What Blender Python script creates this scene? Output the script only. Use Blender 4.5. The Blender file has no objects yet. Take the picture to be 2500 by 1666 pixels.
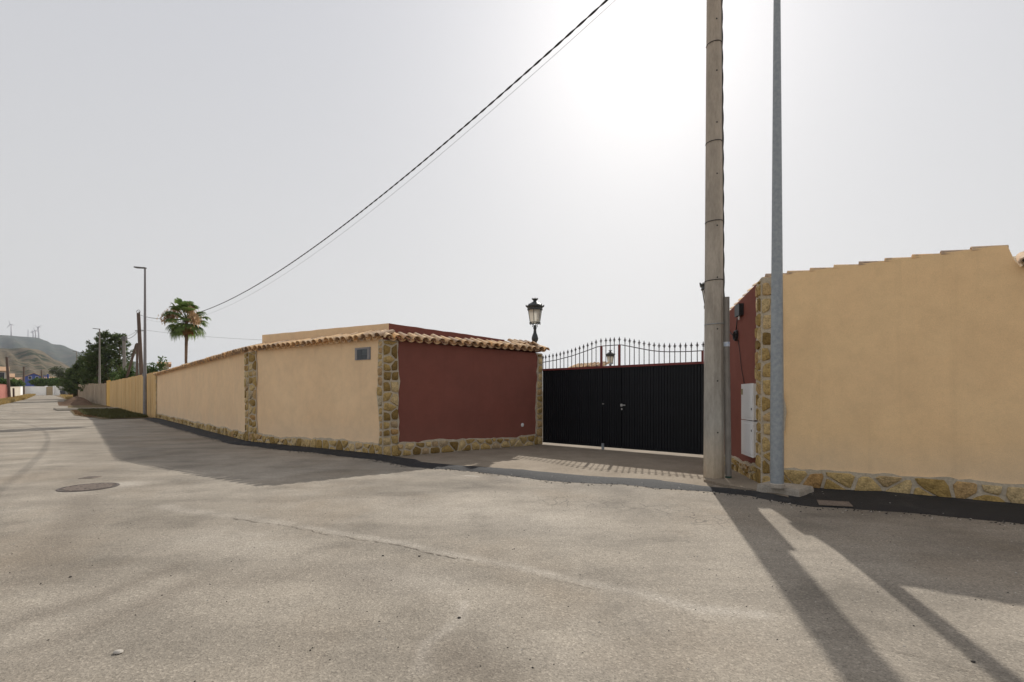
import bpy, math, random
import numpy as np
from mathutils import Vector, Matrix
R = math.radians
sc = bpy.context.scene
COL = sc.collection
random.seed(7)

# ------------------------------------------------------------------ camera, sky, sun, exposure
F_PX, CX, HY, EYE = 1200.0, 1250.0, 968.0, 1.3          # photo pixels (2500 wide), horizon row, eye height
cam = bpy.data.cameras.new('camera'); camo = bpy.data.objects.new('camera', cam); COL.objects.link(camo)
cam.sensor_width = 36; cam.lens = 36 * F_PX / 2500; cam.shift_y = (HY - 833) / 2500
cam.clip_start = 0.05; cam.clip_end = 30000
camo.location = (0, 0, EYE); camo.rotation_euler = (R(90), 0, 0)
sc.camera = camo
SUN_AZ, SUN_EL = R(15.6), R(38.5)                        # azimuth from +Y towards +X
SUN = Vector((math.sin(SUN_AZ) * math.cos(SUN_EL), math.cos(SUN_AZ) * math.cos(SUN_EL), math.sin(SUN_EL)))
w = bpy.data.worlds.new('World'); sc.world = w; w.use_nodes = True
nt = w.node_tree; nt.nodes.clear()
out = nt.nodes.new('ShaderNodeOutputWorld'); bg = nt.nodes.new('ShaderNodeBackground')
sky = nt.nodes.new('ShaderNodeTexSky'); sky.sky_type = 'NISHITA'; sky.sun_disc = False
sky.sun_elevation = SUN_EL; sky.sun_rotation = SUN_AZ
sky.altitude = 0; sky.air_density = 1.0; sky.dust_density = 5.0; sky.ozone_density = 1.0
hsv = nt.nodes.new('ShaderNodeHueSaturation'); hsv.inputs['Saturation'].default_value = 0.45
mixh = nt.nodes.new('ShaderNodeMix'); mixh.data_type = 'RGBA'; mixh.inputs[0].default_value = 0.845
# thin bright veil of high haze: paler at the horizon, greyer blue overhead, the same all round
wtc = nt.nodes.new('ShaderNodeTexCoord'); wsx = nt.nodes.new('ShaderNodeSeparateXYZ'); nt.links.new(wtc.outputs['Generated'], wsx.inputs[0])
vr_ = nt.nodes.new('ShaderNodeValToRGB'); vr_.color_ramp.elements[0].position = 0.0; vr_.color_ramp.elements[0].color = (.728, .718, .700, 1); vr_.color_ramp.elements[1].position = .62; vr_.color_ramp.elements[1].color = (.598, .605, .640, 1)
vs_ = nt.nodes.new('ShaderNodeVectorMath'); vs_.operation = 'SCALE'; vs_.inputs['Scale'].default_value = 10.7
nt.links.new(wsx.outputs[2], vr_.inputs[0]); nt.links.new(vr_.outputs[0], vs_.inputs[0]); nt.links.new(vs_.outputs[0], mixh.inputs[7])
nt.links.new(sky.outputs[0], hsv.inputs['Color']); gam = nt.nodes.new('ShaderNodeGamma'); gam.inputs[1].default_value = 0.88; nt.links.new(hsv.outputs[0], gam.inputs[0]); nt.links.new(gam.outputs[0], mixh.inputs[6])   # thick haze flattens the aureole
bg.inputs['Strength'].default_value = 0.10
nt.links.new(mixh.outputs[2], bg.inputs['Color']); nt.links.new(bg.outputs[0], out.inputs['Surface'])
sl = bpy.data.lights.new('sun', 'SUN'); sl.energy = 4.0; sl.angle = R(0.6); sl.color = (1.0, 0.95, 0.87)
slo = bpy.data.objects.new('sun', sl); COL.objects.link(slo); slo.location = (0, 0, 30)
slo.rotation_mode = 'QUATERNION'; slo.rotation_quaternion = SUN.to_track_quat('Z', 'Y')
sc.view_settings.view_transform = 'Standard'; sc.view_settings.look = 'None'
sc.view_settings.gamma = 1; sc.view_settings.exposure = 0.0; sc.view_settings.use_curve_mapping = False
sc.render.engine = 'CYCLES'

# ------------------------------------------------------------------ helpers
W = {}
def parent_to(o, p):
    if p is not None:
        o.parent = p; o.matrix_parent_inverse = W[p].inverted()
def thing(name, label, cat, loc=(0, 0, 0), group=None):
    o = bpy.data.objects.new(name, None); COL.objects.link(o); o.location = loc
    o.empty_display_size = 0.2
    W[o] = Matrix.Translation(Vector(loc)); o['label'] = label; o['category'] = cat
    if group: o['group'] = group
    return o
def tag(o, label, cat, group=None):
    o['label'] = label; o['category'] = cat
    if group: o['group'] = group
    return o
def inst(name, mesh, mtx, parent):
    o = bpy.data.objects.new(name, mesh); COL.objects.link(o)
    o.matrix_basis = mtx; W[o] = mtx.copy(); parent_to(o, parent)
    return o
class MB:
    def __init__(s): s.v = []; s.f = []
    def poly(s, pts):
        b = len(s.v); s.v += [tuple(p) for p in pts]; s.f.append(tuple(range(b, b + len(pts))))
    def box(s, c, size, rz=0.0, mtx=None):
        m = mtx or (Matrix.Translation(Vector(c)) @ Matrix.Rotation(rz, 4, 'Z'))
        hx, hy, hz = [q / 2 for q in size]; b = len(s.v)
        for x in (-hx, hx):
            for y in (-hy, hy):
                for z in (-hz, hz): s.v.append(tuple(m @ Vector((x, y, z))))
        s.f += [tuple(b + i for i in q) for q in ((0,1,3,2),(4,6,7,5),(0,4,5,1),(2,3,7,6),(0,2,6,4),(1,5,7,3))]
        return s
    def prism(s, pts, off):
        """closed polygon pts (3d) extruded by vector off"""
        n = len(pts); b = len(s.v); off = Vector(off)
        s.v += [tuple(p) for p in pts] + [tuple(Vector(p) + off) for p in pts]
        s.f.append(tuple(b + i for i in range(n))); s.f.append(tuple(b + n + i for i in reversed(range(n))))
        for i in range(n):
            j = (i + 1) % n; s.f.append((b + j, b + i, b + n + i, b + n + j))
        return s
    def tube(s, path, rad, n=6, caps=True, twist=0.0):
        path = [Vector(p) for p in path]
        if not hasattr(rad, '__len__'): rad = [rad] * len(path)
        b = len(s.v); up = Vector((0, 0, 1)); prev = None
        for i, p in enumerate(path):
            t = (path[min(i + 1, len(path) - 1)] - path[max(i - 1, 0)]).normalized()
            if prev is None:
                a = t.cross(up)
                if a.length < 1e-3: a = t.cross(Vector((0, 1, 0)))
                a.normalize()
            else:
                a = (prev - t * prev.dot(t)).normalized()
            prev = a; c = t.cross(a)
            for k in range(n):
                q = 2 * math.pi * k / n + twist; s.v.append(tuple(p + (a * math.cos(q) + c * math.sin(q)) * rad[i]))
        for i in range(len(path) - 1):
            for k in range(n):
                k2 = (k + 1) % n; s.f.append((b + i*n + k, b + i*n + k2, b + (i+1)*n + k2, b + (i+1)*n + k))
        if caps:
            s.f.append(tuple(b + k for k in reversed(range(n)))); e = b + (len(path) - 1) * n
            s.f.append(tuple(e + k for k in range(n)))
        return s
    def lathe(s, prof, c=(0, 0, 0), n=12, ph=0.0, cap=True):
        b = len(s.v); cx, cy, cz = c
        for r, z in prof:
            for k in range(n):
                q = 2 * math.pi * k / n + ph; s.v.append((cx + r*math.cos(q), cy + r*math.sin(q), cz + z))
        for i in range(len(prof) - 1):
            for k in range(n):
                k2 = (k + 1) % n; s.f.append((b + i*n + k, b + i*n + k2, b + (i+1)*n + k2, b + (i+1)*n + k))
        if cap:
            s.f.append(tuple(b + k for k in reversed(range(n)))); e = b + (len(prof) - 1) * n
            s.f.append(tuple(e + k for k in range(n)))
        return s
    def mesh(s, name, mat, smooth=False):
        me = bpy.data.meshes.new(name); me.from_pydata(s.v, [], s.f); me.update()
        if mat: me.materials.append(mat)
        if smooth:
            me.shade_smooth()
            if smooth is not True:
                try: me.set_sharp_from_angle(angle=R(smooth))
                except Exception: pass
        return me
    def build(s, name, mat, parent=None, smooth=False):
        return inst(name, s.mesh(name, mat, smooth), Matrix(), parent)
def struct(o, kind='structure'): o['kind'] = kind; return o

def g(x, y):
    """terrain: level near the gate, rising gently along the far street"""
    t = max(0.0, y - 26.0); return 0.0175 * t * (t / (t + 6.0)) if t > 0 else 0.0
def ray(px, py): return Vector(((px - CX) / F_PX, 1.0, (HY - py) / F_PX))
def gnd(px, py, z=0.0):
    d = ray(px, py); t = (z - EYE) / d.z; return Vector((d.x * t, t, z))
def at(px, py, depth):
    d = ray(px, py); return Vector((d.x * depth, depth, EYE + d.z * depth))

class Wall:
    """vertical plane: u along P0->P1, d outwards (towards the street), z up"""
    def __init__(s, P0, P1, side=None):
        s.P0 = Vector((P0[0], P0[1])); s.P1 = Vector((P1[0], P1[1])); s.L = (s.P1 - s.P0).length
        s.t = (s.P1 - s.P0) / s.L; n = Vector((s.t.y, -s.t.x))
        if n.dot(-s.P0) < 0: n = -n
        s.n = n; s.ang = math.atan2(s.t.y, s.t.x)
        s.flip = (s.t.x * n.y - s.t.y * n.x)      # sign of t x n
    def p(s, u, d, z):
        q = s.P0 + s.t * u + s.n * d; return Vector((q.x, q.y, z))
    def hit(s, px, py, d=0.0):
        r = ray(px, py); o = s.P0 + s.n * d
        k = (o.x * s.n.x + o.y * s.n.y) / (r.x * s.n.x + r.y * s.n.y)
        q = Vector((r.x * k, r.y * k)) - s.P0
        return q.dot(s.t), EYE + r.z * k
    def frame(s, u, d, z):
        """matrix: local x = along wall, y = outward, z = up (right handed or mirrored-free via -x)"""
        x = Vector((s.t.x, s.t.y, 0)); y = Vector((s.n.x, s.n.y, 0)); zz = Vector((0, 0, 1))
        if x.cross(y).z < 0: x = -x
        m = Matrix((x, y, zz)).transposed().to_4x4(); m.translation = s.p(u, d, z); return m
def offset_line(pts, d, nrm):
    """offset a 2d polyline by d along the walls' outward normals, mitred"""
    ws = nrm; res = []
    for i, p in enumerate(pts):
        p = Vector((p[0], p[1]))
        if i == 0: res.append(p + ws[0].n * d)
        elif i == len(pts) - 1: res.append(p + ws[-1].n * d)
        else:
            b = (ws[i-1].n + ws[i].n).normalized(); res.append(p + b * d / b.dot(ws[i].n))
    return res

# ------------------------------------------------------------------ materials
def nodes(name, rough=0.8, spec=0.3, metal=0.0):
    m = bpy.data.materials.new(name); m.use_nodes = True; n = m.node_tree
    b = n.nodes['Principled BSDF']; b.inputs['Roughness'].default_value = rough
    b.inputs['Specular IOR Level'].default_value = spec; b.inputs['Metallic'].default_value = metal
    return m, n, b
def tc(n, kind='Object'):
    t = n.nodes.new('ShaderNodeTexCoord'); return t.outputs[kind]
def noise(n, vec, scale, detail=4, rough=0.6, mscale=None):
    if mscale:
        mp = n.nodes.new('ShaderNodeMapping'); mp.inputs['Scale'].default_value = mscale
        n.links.new(vec, mp.inputs[0]); vec = mp.outputs[0]
    t = n.nodes.new('ShaderNodeTexNoise'); t.inputs['Scale'].default_value = scale
    t.inputs['Detail'].default_value = detail; t.inputs['Roughness'].default_value = rough
    n.links.new(vec, t.inputs['Vector']); return t.outputs['Fac']
def ramp(n, fac, stops, interp='LINEAR'):
    r = n.nodes.new('ShaderNodeValToRGB'); r.color_ramp.interpolation = interp
    while len(r.color_ramp.elements) < len(stops): r.color_ramp.elements.new(0.5)
    for e, (p, c) in zip(r.color_ramp.elements, stops):
        e.position = p; e.color = (c[0], c[1], c[2], 1) if hasattr(c, '__len__') else (c, c, c, 1)
    n.links.new(fac, r.inputs[0]); return r.outputs[0]
def mix(n, fac, a, b, mode='MIX'):
    m = n.nodes.new('ShaderNodeMix'); m.data_type = 'RGBA'; m.blend_type = mode
    for s, val in ((0, fac), (6, a), (7, b)):
        if hasattr(val, 'links'): n.links.new(val, m.inputs[s])
        elif s == 0: m.inputs[0].default_value = val
        else: m.inputs[s].default_value = (val[0], val[1], val[2], 1)
    return m.outputs[2]
def math_(n, op, a, b=None):
    m = n.nodes.new('ShaderNodeMath'); m.operation = op
    for i, val in enumerate((a, b)):
        if val is None: continue
        if hasattr(val, 'links'): n.links.new(val, m.inputs[i])
        else: m.inputs[i].default_value = val
    return m.outputs[0]
def bump(n, b, h, strength, dist=0.01):
    k = n.nodes.new('ShaderNodeBump'); k.inputs['Strength'].default_value = strength; k.inputs['Distance'].default_value = dist
    n.links.new(h, k.inputs['Height']); n.links.new(k.outputs[0], b.inputs['Normal'])
def simple(name, c1, c2=None, scale=3.0, rough=0.8, spec=0.3, metal=0.0, bmp=0.0, bscale=60, bdist=0.01, rnd=0.0, detail=4, mscale=None, coords='Object', fine=0.0):
    m, n, b = nodes(name, rough, spec, metal); v = tc(n, coords)
    col = None
    if c2 is None: c2 = tuple(x * 0.8 for x in c1)
    f = noise(n, v, scale, detail, 0.6, mscale)
    col = ramp(n, f, [(0.32, c2), (0.68, c1)])
    if fine:
        ff = noise(n, v, bscale, 2, 0.5); col = mix(n, 1.0, col, ramp(n, ff, [(0.3, 1 - fine), (0.7, 1 + fine * 0.4)]), 'MULTIPLY')
    if rnd:
        oi = n.nodes.new('ShaderNodeObjectInfo')
        col = mix(n, 1.0, col, ramp(n, oi.outputs['Random'], [(0, 1 - rnd), (1, 1.0)]), 'MULTIPLY')
    n.links.new(col, b.inputs['Base Color'])
    if bmp: bump(n, b, noise(n, v, bscale, 3, 0.6), bmp, bdist)
    return m
MAT = {}
def plaster(name, c, dirt, top=None):
    m, n, b = nodes(name, 0.92, 0.15); v = tc(n)
    f1 = noise(n, v, 0.55, 4, 0.6); f2 = noise(n, v, 1.1, 5, 0.6, (1.0, 1.0, 0.6)); f3 = noise(n, v, 150, 2, 0.6)
    col = mix(n, ramp(n, f1, [(0.35, 0), (0.7, 1)]), c, dirt)
    col = mix(n, 1.0, col, ramp(n, f2, [(0.3, 0.94), (0.65, 1.04)]), 'MULTIPLY')
    # splash dust just above the plinth: a real tide line of dirt
    sx = n.nodes.new('ShaderNodeSeparateXYZ'); n.links.new(v, sx.inputs[0])
    hz = math_(n, 'ADD', sx.outputs[2], math_(n, 'MULTIPLY', f2, 0.35))
    col = mix(n, ramp(n, hz, [(0.45, 0.45), (1.25, 0.0)]), col, (0.76, 0.60, 0.43))
    col = mix(n, ramp(n, noise(n, v, 0.8, 3), [(0.4, 0.0), (0.7, 0.22)]), col, tuple(q * k for q, k in zip(c, (1.0, .90, .84))))
    stk = noise(n, v, 1.0, 4, 0.65, (7.0, 7.0, 0.22))
    col = mix(n, 1.0, col, ramp(n, stk, [(0.28, 0.955), (0.42, 1.0)]), 'MULTIPLY')
    col = mix(n, 1.0, col, ramp(n, noise(n, v, 4.5, 6, 0.7), [(0.3, 0.93), (0.6, 1.02)]), 'MULTIPLY')
    col = mix(n, 1.0, col, ramp(n, f3, [(0.25, 0.88), (0.7, 1.10)]), 'MULTIPLY')
    n.links.new(col, b.inputs['Base Color'])
    h = math_(n, 'ADD', math_(n, 'MULTIPLY', f3, 0.6), math_(n, 'MULTIPLY', noise(n, v, 9, 3), 1.5))
    bump(n, b, h, 0.35, 0.006); return m
MAT['beige'] = plaster('plaster_beige', (0.86, 0.63, 0.39), (0.81, 0.59, 0.37))
MAT['ochre'] = plaster('plaster_ochre', (0.90, 0.645, 0.36), (0.85, 0.60, 0.34))
MAT['red'] = plaster('plaster_red', (0.245, 0.090, 0.068), (0.205, 0.078, 0.060))
def red_fix():
    # the maroon paint carries less dust than the beige one
    n = MAT['red'].node_tree
    for k in n.nodes:
        if k.type == 'VALTORGB' and abs(k.color_ramp.elements[0].color[0] - 0.45) < 1e-3: k.color_ramp.elements[0].color = (0.02, 0.02, 0.02, 1)
red_fix()
def stone_mat():
    m, n, b = nodes('stone', 0.85, 0.25); v = tc(n)
    oi = n.nodes.new('ShaderNodeObjectInfo')
    base = ramp(n, oi.outputs['Random'], [(0.0, (0.24, 0.155, 0.05)), (0.25, (0.41, 0.275, 0.095)), (0.55, (0.55, 0.39, 0.165)), (0.8, (0.66, 0.51, 0.28)), (0.93, (0.46, 0.27, 0.105)), (1.0, (0.50, 0.42, 0.29))])
    f = noise(n, v, 14, 6, 0.65); f2 = noise(n, v, 60, 3, 0.6)
    col = mix(n, 1.0, base, ramp(n, f, [(0.28, (0.5, 0.47, 0.40)), (0.5, (0.95, 0.95, 0.95)), (0.72, (1.25, 1.22, 1.15))]), 'MULTIPLY')
    col = mix(n, 1.0, col, ramp(n, f2, [(0.3, 0.75), (0.65, 1.1)]), 'MULTIPLY')
    n.links.new(col, b.inputs['Base Color'])
    bump(n, b, math_(n, 'ADD', f, math_(n, 'MULTIPLY', f2, 0.4)), 0.9, 0.025); return m
MAT['stone'] = stone_mat()
MAT['mortar'] = simple('mortar', (0.60, 0.52, 0.40), (0.49, 0.42, 0.315), 5, 0.95, 0.1, bmp=0.6, bscale=45, bdist=0.012, fine=0.2)
def tile_mat():
    m, n, b = nodes('roof_tile', 0.85, 0.2); v = tc(n)
    oi = n.nodes.new('ShaderNodeObjectInfo')
    base = ramp(n, oi.outputs['Random'], [(0.0, (0.72, 0.44, 0.21)), (0.28, (0.76, 0.52, 0.29)), (0.5, (0.64, 0.43, 0.25)), (0.74, (0.40, 0.29, 0.21)), (1.0, (0.80, 0.58, 0.35))])
    vv = n.nodes.new('ShaderNodeVectorMath'); vv.operation = 'ADD'; n.links.new(v, vv.inputs[0])
    sc_ = n.nodes.new('ShaderNodeVectorMath'); sc_.operation = 'SCALE'; n.links.new(oi.outputs['Location'], sc_.inputs[0]); sc_.inputs['Scale'].default_value = 3.1
    n.links.new(sc_.outputs[0], vv.inputs[1])
    f = noise(n, vv.outputs[0], 7, 4, 0.6)
    col = mix(n, ramp(n, f, [(0.48, 0), (0.68, 0.7)]), base, (0.22, 0.17, 0.14))
    col = mix(n, 1.0, col, ramp(n, noise(n, v, 70, 3), [(0.3, 0.8), (0.7, 1.1)]), 'MULTIPLY')
    n.links.new(col, b.inputs['Base Color']); bump(n, b, noise(n, v, 60, 3), 0.4, 0.006); return m
MAT['tile'] = tile_mat()
MAT['galv'] = simple('galvanised_steel', (0.345, 0.375, 0.39), (0.25, 0.28, 0.305), 22, 0.55, 0.5, 0.2, bmp=0.1, bscale=80, rnd=0.0)
MAT['galv_mid'] = simple('lamp_steel', (.26, .25, .255), (.2, .195, .2), 6, .6, .4, .15)
MAT['galv_dark'] = simple('weathered_steel', (0.17, 0.165, 0.16), (0.13, 0.125, 0.125), 6, 0.6, 0.4, 0.3)
def pole_mat():
    m, n, b = nodes('utility_pole_steel', 0.7, 0.35, 0.1); v = tc(n)
    sx = n.nodes.new('ShaderNodeSeparateXYZ'); n.links.new(v, sx.inputs[0])
    f = noise(n, v, 5, 5, 0.65, (1, 1, 0.25)); f2 = noise(n, v, 34, 4, 0.7, (1, 1, 0.3))
    base = ramp(n, sx.outputs[2], [(0.0, (0.52, 0.42, 0.30)), (0.03, (0.50, 0.43, 0.335)), (0.08, (0.44, 0.42, 0.375)), (0.25, (0.45, 0.40, 0.335)), (1.0, (0.47, 0.385, 0.295))])
    mr = n.nodes.new('ShaderNodeMapRange'); mr.inputs[1].default_value = 0; mr.inputs[2].default_value = 11
    n.links.new(sx.outputs[2], mr.inputs[0]); 
    for l in list(n.links):
        if l.to_node.type == 'VALTORGB' and l.from_node == sx: n.links.remove(l)
    for k in n.nodes:
        if k.type == 'VALTORGB': n.links.new(mr.outputs[0], k.inputs[0])
    col = mix(n, 1.0, base, ramp(n, f, [(0.3, 0.72), (0.7, 1.12)]), 'MULTIPLY')
    col = mix(n, 1.0, col, ramp(n, f2, [(0.3, 0.85), (0.7, 1.08)]), 'MULTIPLY')
    n.links.new(col, b.inputs['Base Color']); bump(n, b, f2, 0.15, 0.005); return m
MAT['pole'] = pole_mat()
MAT['black_paint'] = simple('black_gate_paint', (0.0085, 0.0102, 0.0135), (0.006, 0.0072, 0.0098), 2.5, 0.5, 0.25, bmp=0.15, bscale=120, bdist=0.002)
MAT['red_iron'] = simple('red_iron_paint', (0.20, 0.035, 0.030), (0.15, 0.03, 0.026), 8, 0.5, 0.4)
MAT['dark_iron'] = simple('dark_iron', (0.05, 0.035, 0.033), (0.035, 0.028, 0.028), 20, 0.55, 0.4)
MAT['cast_iron'] = simple('cast_iron', (0.035, 0.042, 0.043), (0.022, 0.027, 0.028), 18, 0.5, 0.5)
MAT['black_plastic'] = simple('black_plastic', (0.02, 0.02, 0.021), None, 10, 0.5, 0.4)
MAT['white_plastic'] = simple('white_plastic', (0.84, 0.84, 0.85), (0.77, 0.765, 0.755), 2.0, 0.5, 0.4, mscale=(1, 1, .3))
MAT['chrome'] = simple('satin_steel', (0.6, 0.6, 0.6), None, 10, 0.3, 0.5, 0.8)
MAT['concrete'] = simple('concrete', (0.46, 0.41, 0.345), (0.36, 0.325, 0.275), 5, 0.95, 0.15, bmp=0.5, bscale=60, bdist=0.01, fine=0.2)
MAT['wood'] = simple('pole_wood', (0.17, 0.125, 0.10), (0.11, 0.082, 0.068), 4, 0.9, 0.2, mscale=(3, 3, .3))
MAT['conc_pole'] = simple('concrete_pole', (0.30, 0.28, 0.255), (0.23, 0.21, 0.19), 4, 0.9, 0.2)
MAT['tar'] = None
def glass_lamp():
    m, n, b = nodes('frosted_lamp_glass', 0.45, 0.4)
    b.inputs['Base Color'].default_value = (0.80, 0.76, 0.66, 1); b.inputs['Transmission Weight'].default_value = 0.55
    return m
MAT['lampglass'] = glass_lamp()

def asphalt_mat():
    m, n, b = nodes('asphalt', 0.9, 0.22); v = tc(n)
    big = noise(n, v, 0.30, 5, 0.6); med = noise(n, v, 1.1, 6, 0.62); strk = noise(n, v, 0.8, 6, 0.62, (0.4, 1.5, 1)); fine = noise(n, v, 120, 3, 0.65); fine2 = noise(n, v, 38, 5, 0.75)
    col = ramp(n, big, [(0.30, (0.235, 0.204, 0.164)), (0.50, (0.306, 0.269, 0.220)), (0.70, (0.365, 0.323, 0.267))])
    col = mix(n, 1.0, col, ramp(n, med, [(0.30, 0.70), (0.48, 0.97), (0.72, 1.18)]), 'MULTIPLY')
    col = mix(n, 1.0, col, ramp(n, strk, [(0.32, 0.76), (0.52, 1.0), (0.7, 1.08)]), 'MULTIPLY')
    col = mix(n, ramp(n, noise(n, v, 0.55, 4, 0.6, (1, 0.8, 1)), [(0.5, 0.0), (0.68, 0.45)]), col, (0.25, 0.198, 0.142))
    a = n.nodes.new('ShaderNodeAttribute'); a.attribute_name = 'wear_tone'; sep = n.nodes.new('ShaderNodeSeparateColor'); n.links.new(a.outputs['Color'], sep.inputs[0])
    pale = math_(n, 'MULTIPLY', sep.outputs[0], ramp(n, med, [(0.3, 0.35), (0.6, 1.0)]))
    col = mix(n, pale, col, (0.48, 0.435, 0.375))
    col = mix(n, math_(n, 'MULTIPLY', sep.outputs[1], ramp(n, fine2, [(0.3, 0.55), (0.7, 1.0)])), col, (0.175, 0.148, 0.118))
    # aggregate: pale chips and dark pits
    vo = n.nodes.new('ShaderNodeTexVoronoi'); vo.inputs['Scale'].default_value = 95; n.links.new(v, vo.inputs['Vector'])
    chip = n.nodes.new('ShaderNodeSeparateColor'); n.links.new(vo.outputs['Color'], chip.inputs[0])
    col = mix(n, 1.0, col, ramp(n, chip.outputs[0], [(0.0, 0.80), (0.3, 0.95), (0.8, 1.02), (1.0, 1.32)]), 'MULTIPLY')
    col = mix(n, 1.0, col, ramp(n, fine, [(0.32, 0.56), (0.45, 0.96), (0.7, 1.10)]), 'MULTIPLY')
    col = mix(n, 1.0, col, ramp(n, fine2, [(0.30, 0.60), (0.40, 0.98), (0.72, 1.06)]), 'MULTIPLY')
    # alligator cracks
    wv = n.nodes.new('ShaderNodeVectorMath'); wv.operation = 'ADD'; n.links.new(v, wv.inputs[0])
    nn = n.nodes.new('ShaderNodeTexNoise'); nn.inputs['Scale'].default_value = 3.0; n.links.new(v, nn.inputs['Vector'])
    s2 = n.nodes.new('ShaderNodeVectorMath'); s2.operation = 'SCALE'; s2.inputs['Scale'].default_value = 0.22; n.links.new(nn.outputs['Color'], s2.inputs[0]); n.links.new(s2.outputs[0], wv.inputs[1])
    cr = n.nodes.new('ShaderNodeTexVoronoi'); cr.feature = 'DISTANCE_TO_EDGE'; cr.inputs['Scale'].default_value = 5.0; n.links.new(wv.outputs[0], cr.inputs['Vector'])
    line = ramp(n, cr.outputs['Distance'], [(0.0, 1.0), (0.05, 0.0)])
    col = mix(n, math_(n, 'MULTIPLY', math_(n, 'MULTIPLY', line, sep.outputs[2]), 0.75), col, (0.10, 0.088, 0.075))
    n.links.new(col, b.inputs['Base Color'])
    h = math_(n, 'ADD', fine, math_(n, 'MULTIPLY', vo.outputs['Distance'], 0.5))
    bump(n, b, h, 0.55, 0.006); return m
MAT['asphalt'] = asphalt_mat()
MAT['drive'] = simple('driveway_concrete', (0.335, 0.28, 0.215), (0.255, 0.208, 0.155), 1.6, 0.92, 0.2, bmp=0.5, bscale=70, bdist=0.006, fine=0.3, detail=7)
def tar_mat():
    m, n, b = nodes('fresh_tar', 0.8, 0.35); v = tc(n)
    f = noise(n, v, 90, 3, 0.7); vo = n.nodes.new('ShaderNodeTexVoronoi'); vo.inputs['Scale'].default_value = 14; n.links.new(v, vo.inputs['Vector'])
    col = ramp(n, f, [(0.3, (0.010, 0.010, 0.011)), (0.65, (0.032, 0.032, 0.034))])
    col = mix(n, ramp(n, noise(n, v, 2.0, 5), [(0.56, 0), (0.8, 0.4)]), col, (0.11, 0.10, 0.09))
    ch = n.nodes.new('ShaderNodeSeparateColor'); n.links.new(vo.outputs['Color'], ch.inputs[0])
    spot = math_(n, 'MULTIPLY', ramp(n, vo.outputs['Distance'], [(0.10, 1), (0.16, 0)]), ramp(n, ch.outputs[0], [(0.86, 0), (0.88, 1)]))
    col = mix(n, spot, col, (0.42, 0.40, 0.36))
    n.links.new(col, b.inputs['Base Color']); bump(n, b, f, 1.0, 0.012); return m
MAT['tar'] = tar_mat()
MAT['crack'] = simple('crack_dark', (0.13, 0.108, 0.086), (0.08, 0.066, 0.054), 9, 0.95, 0.1)
MAT['earth'] = simple('dry_earth', (0.30, 0.225, 0.145), (0.20, 0.15, 0.095), 0.8, 0.95, 0.1, bmp=0.7, bscale=25, bdist=0.03, detail=7, fine=0.3)

# ------------------------------------------------------------------ plan of the walls (metres, from the photograph's ground points)
A = (-2.73, 10.40); B = (-7.09, 13.30); C = (-20.9, 28.9); D = (0.80, 13.20); E = (4.12, 10.25); G = (3.62, 7.08)
RE = (9.7, 2.92)                                         # right wall runs on out of frame
WCB = Wall(C, B); WBA = Wall(B, A); WAD = Wall(A, D); WG = Wall(D, E); WR = Wall(E, G); WX = Wall(G, RE)

# ------------------------------------------------------------------ ground, road, driveway
def axis(segs):
    r = []
    for a, b, s in segs: r += list(np.arange(a, b - 1e-6, s))
    return np.array(r + [segs[-1][1]])
def seg_dist(X, Y, a, b):
    a = np.array(a); b = np.array(b); d = b - a; t = np.clip(((X - a[0]) * d[0] + (Y - a[1]) * d[1]) / (d @ d), 0, 1)
    return np.hypot(X - a[0] - t * d[0], Y - a[1] - t * d[1])
def line_mask(X, Y, pxs, wid, jitter=0.0):
    m = np.full(X.shape, 1e9); pts = [gnd(*q)[:2] for q in pxs]
    for a, b in zip(pts[:-1], pts[1:]): m = np.minimum(m, seg_dist(X, Y, a, b))
    return np.exp(-(m / wid) ** 2)
def grid_mesh(name, xs, ys, zf, mat, wear_tone=None, hole=None):
    X, Y = np.meshgrid(xs, ys); nx, ny = len(xs), len(ys)
    Z = zf(X, Y); v = np.stack([X, Y, Z], -1).reshape(-1, 3)
    i = np.arange(nx * ny).reshape(ny, nx)
    q = np.stack([i[:-1, :-1], i[:-1, 1:], i[1:, 1:], i[1:, :-1]], -1).reshape(-1, 4)
    if hole is not None:
        c = v[q].mean(1); q = q[~hole(c[:, 0], c[:, 1])]
    me = bpy.data.meshes.new(name); me.vertices.add(len(v)); me.vertices.foreach_set('co', v.ravel())
    me.loops.add(q.size); me.loops.foreach_set('vertex_index', q.ravel().astype(np.int32))
    me.polygons.add(len(q)); me.polygons.foreach_set('loop_start', np.arange(0, q.size, 4, dtype=np.int32))
    me.update(calc_edges=True); me.materials.append(mat); me.shade_smooth()
    if wear_tone is not None:
        at_ = me.color_attributes.new('wear_tone', 'FLOAT_COLOR', 'POINT'); k = np.ones((len(v), 4)); k[:, :3] = wear_tone(v[:, 0], v[:, 1])
        at_.data.foreach_set('color', k.ravel())
    return struct(inst(name, me, Matrix(), None))
gv = np.vectorize(g)
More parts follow.
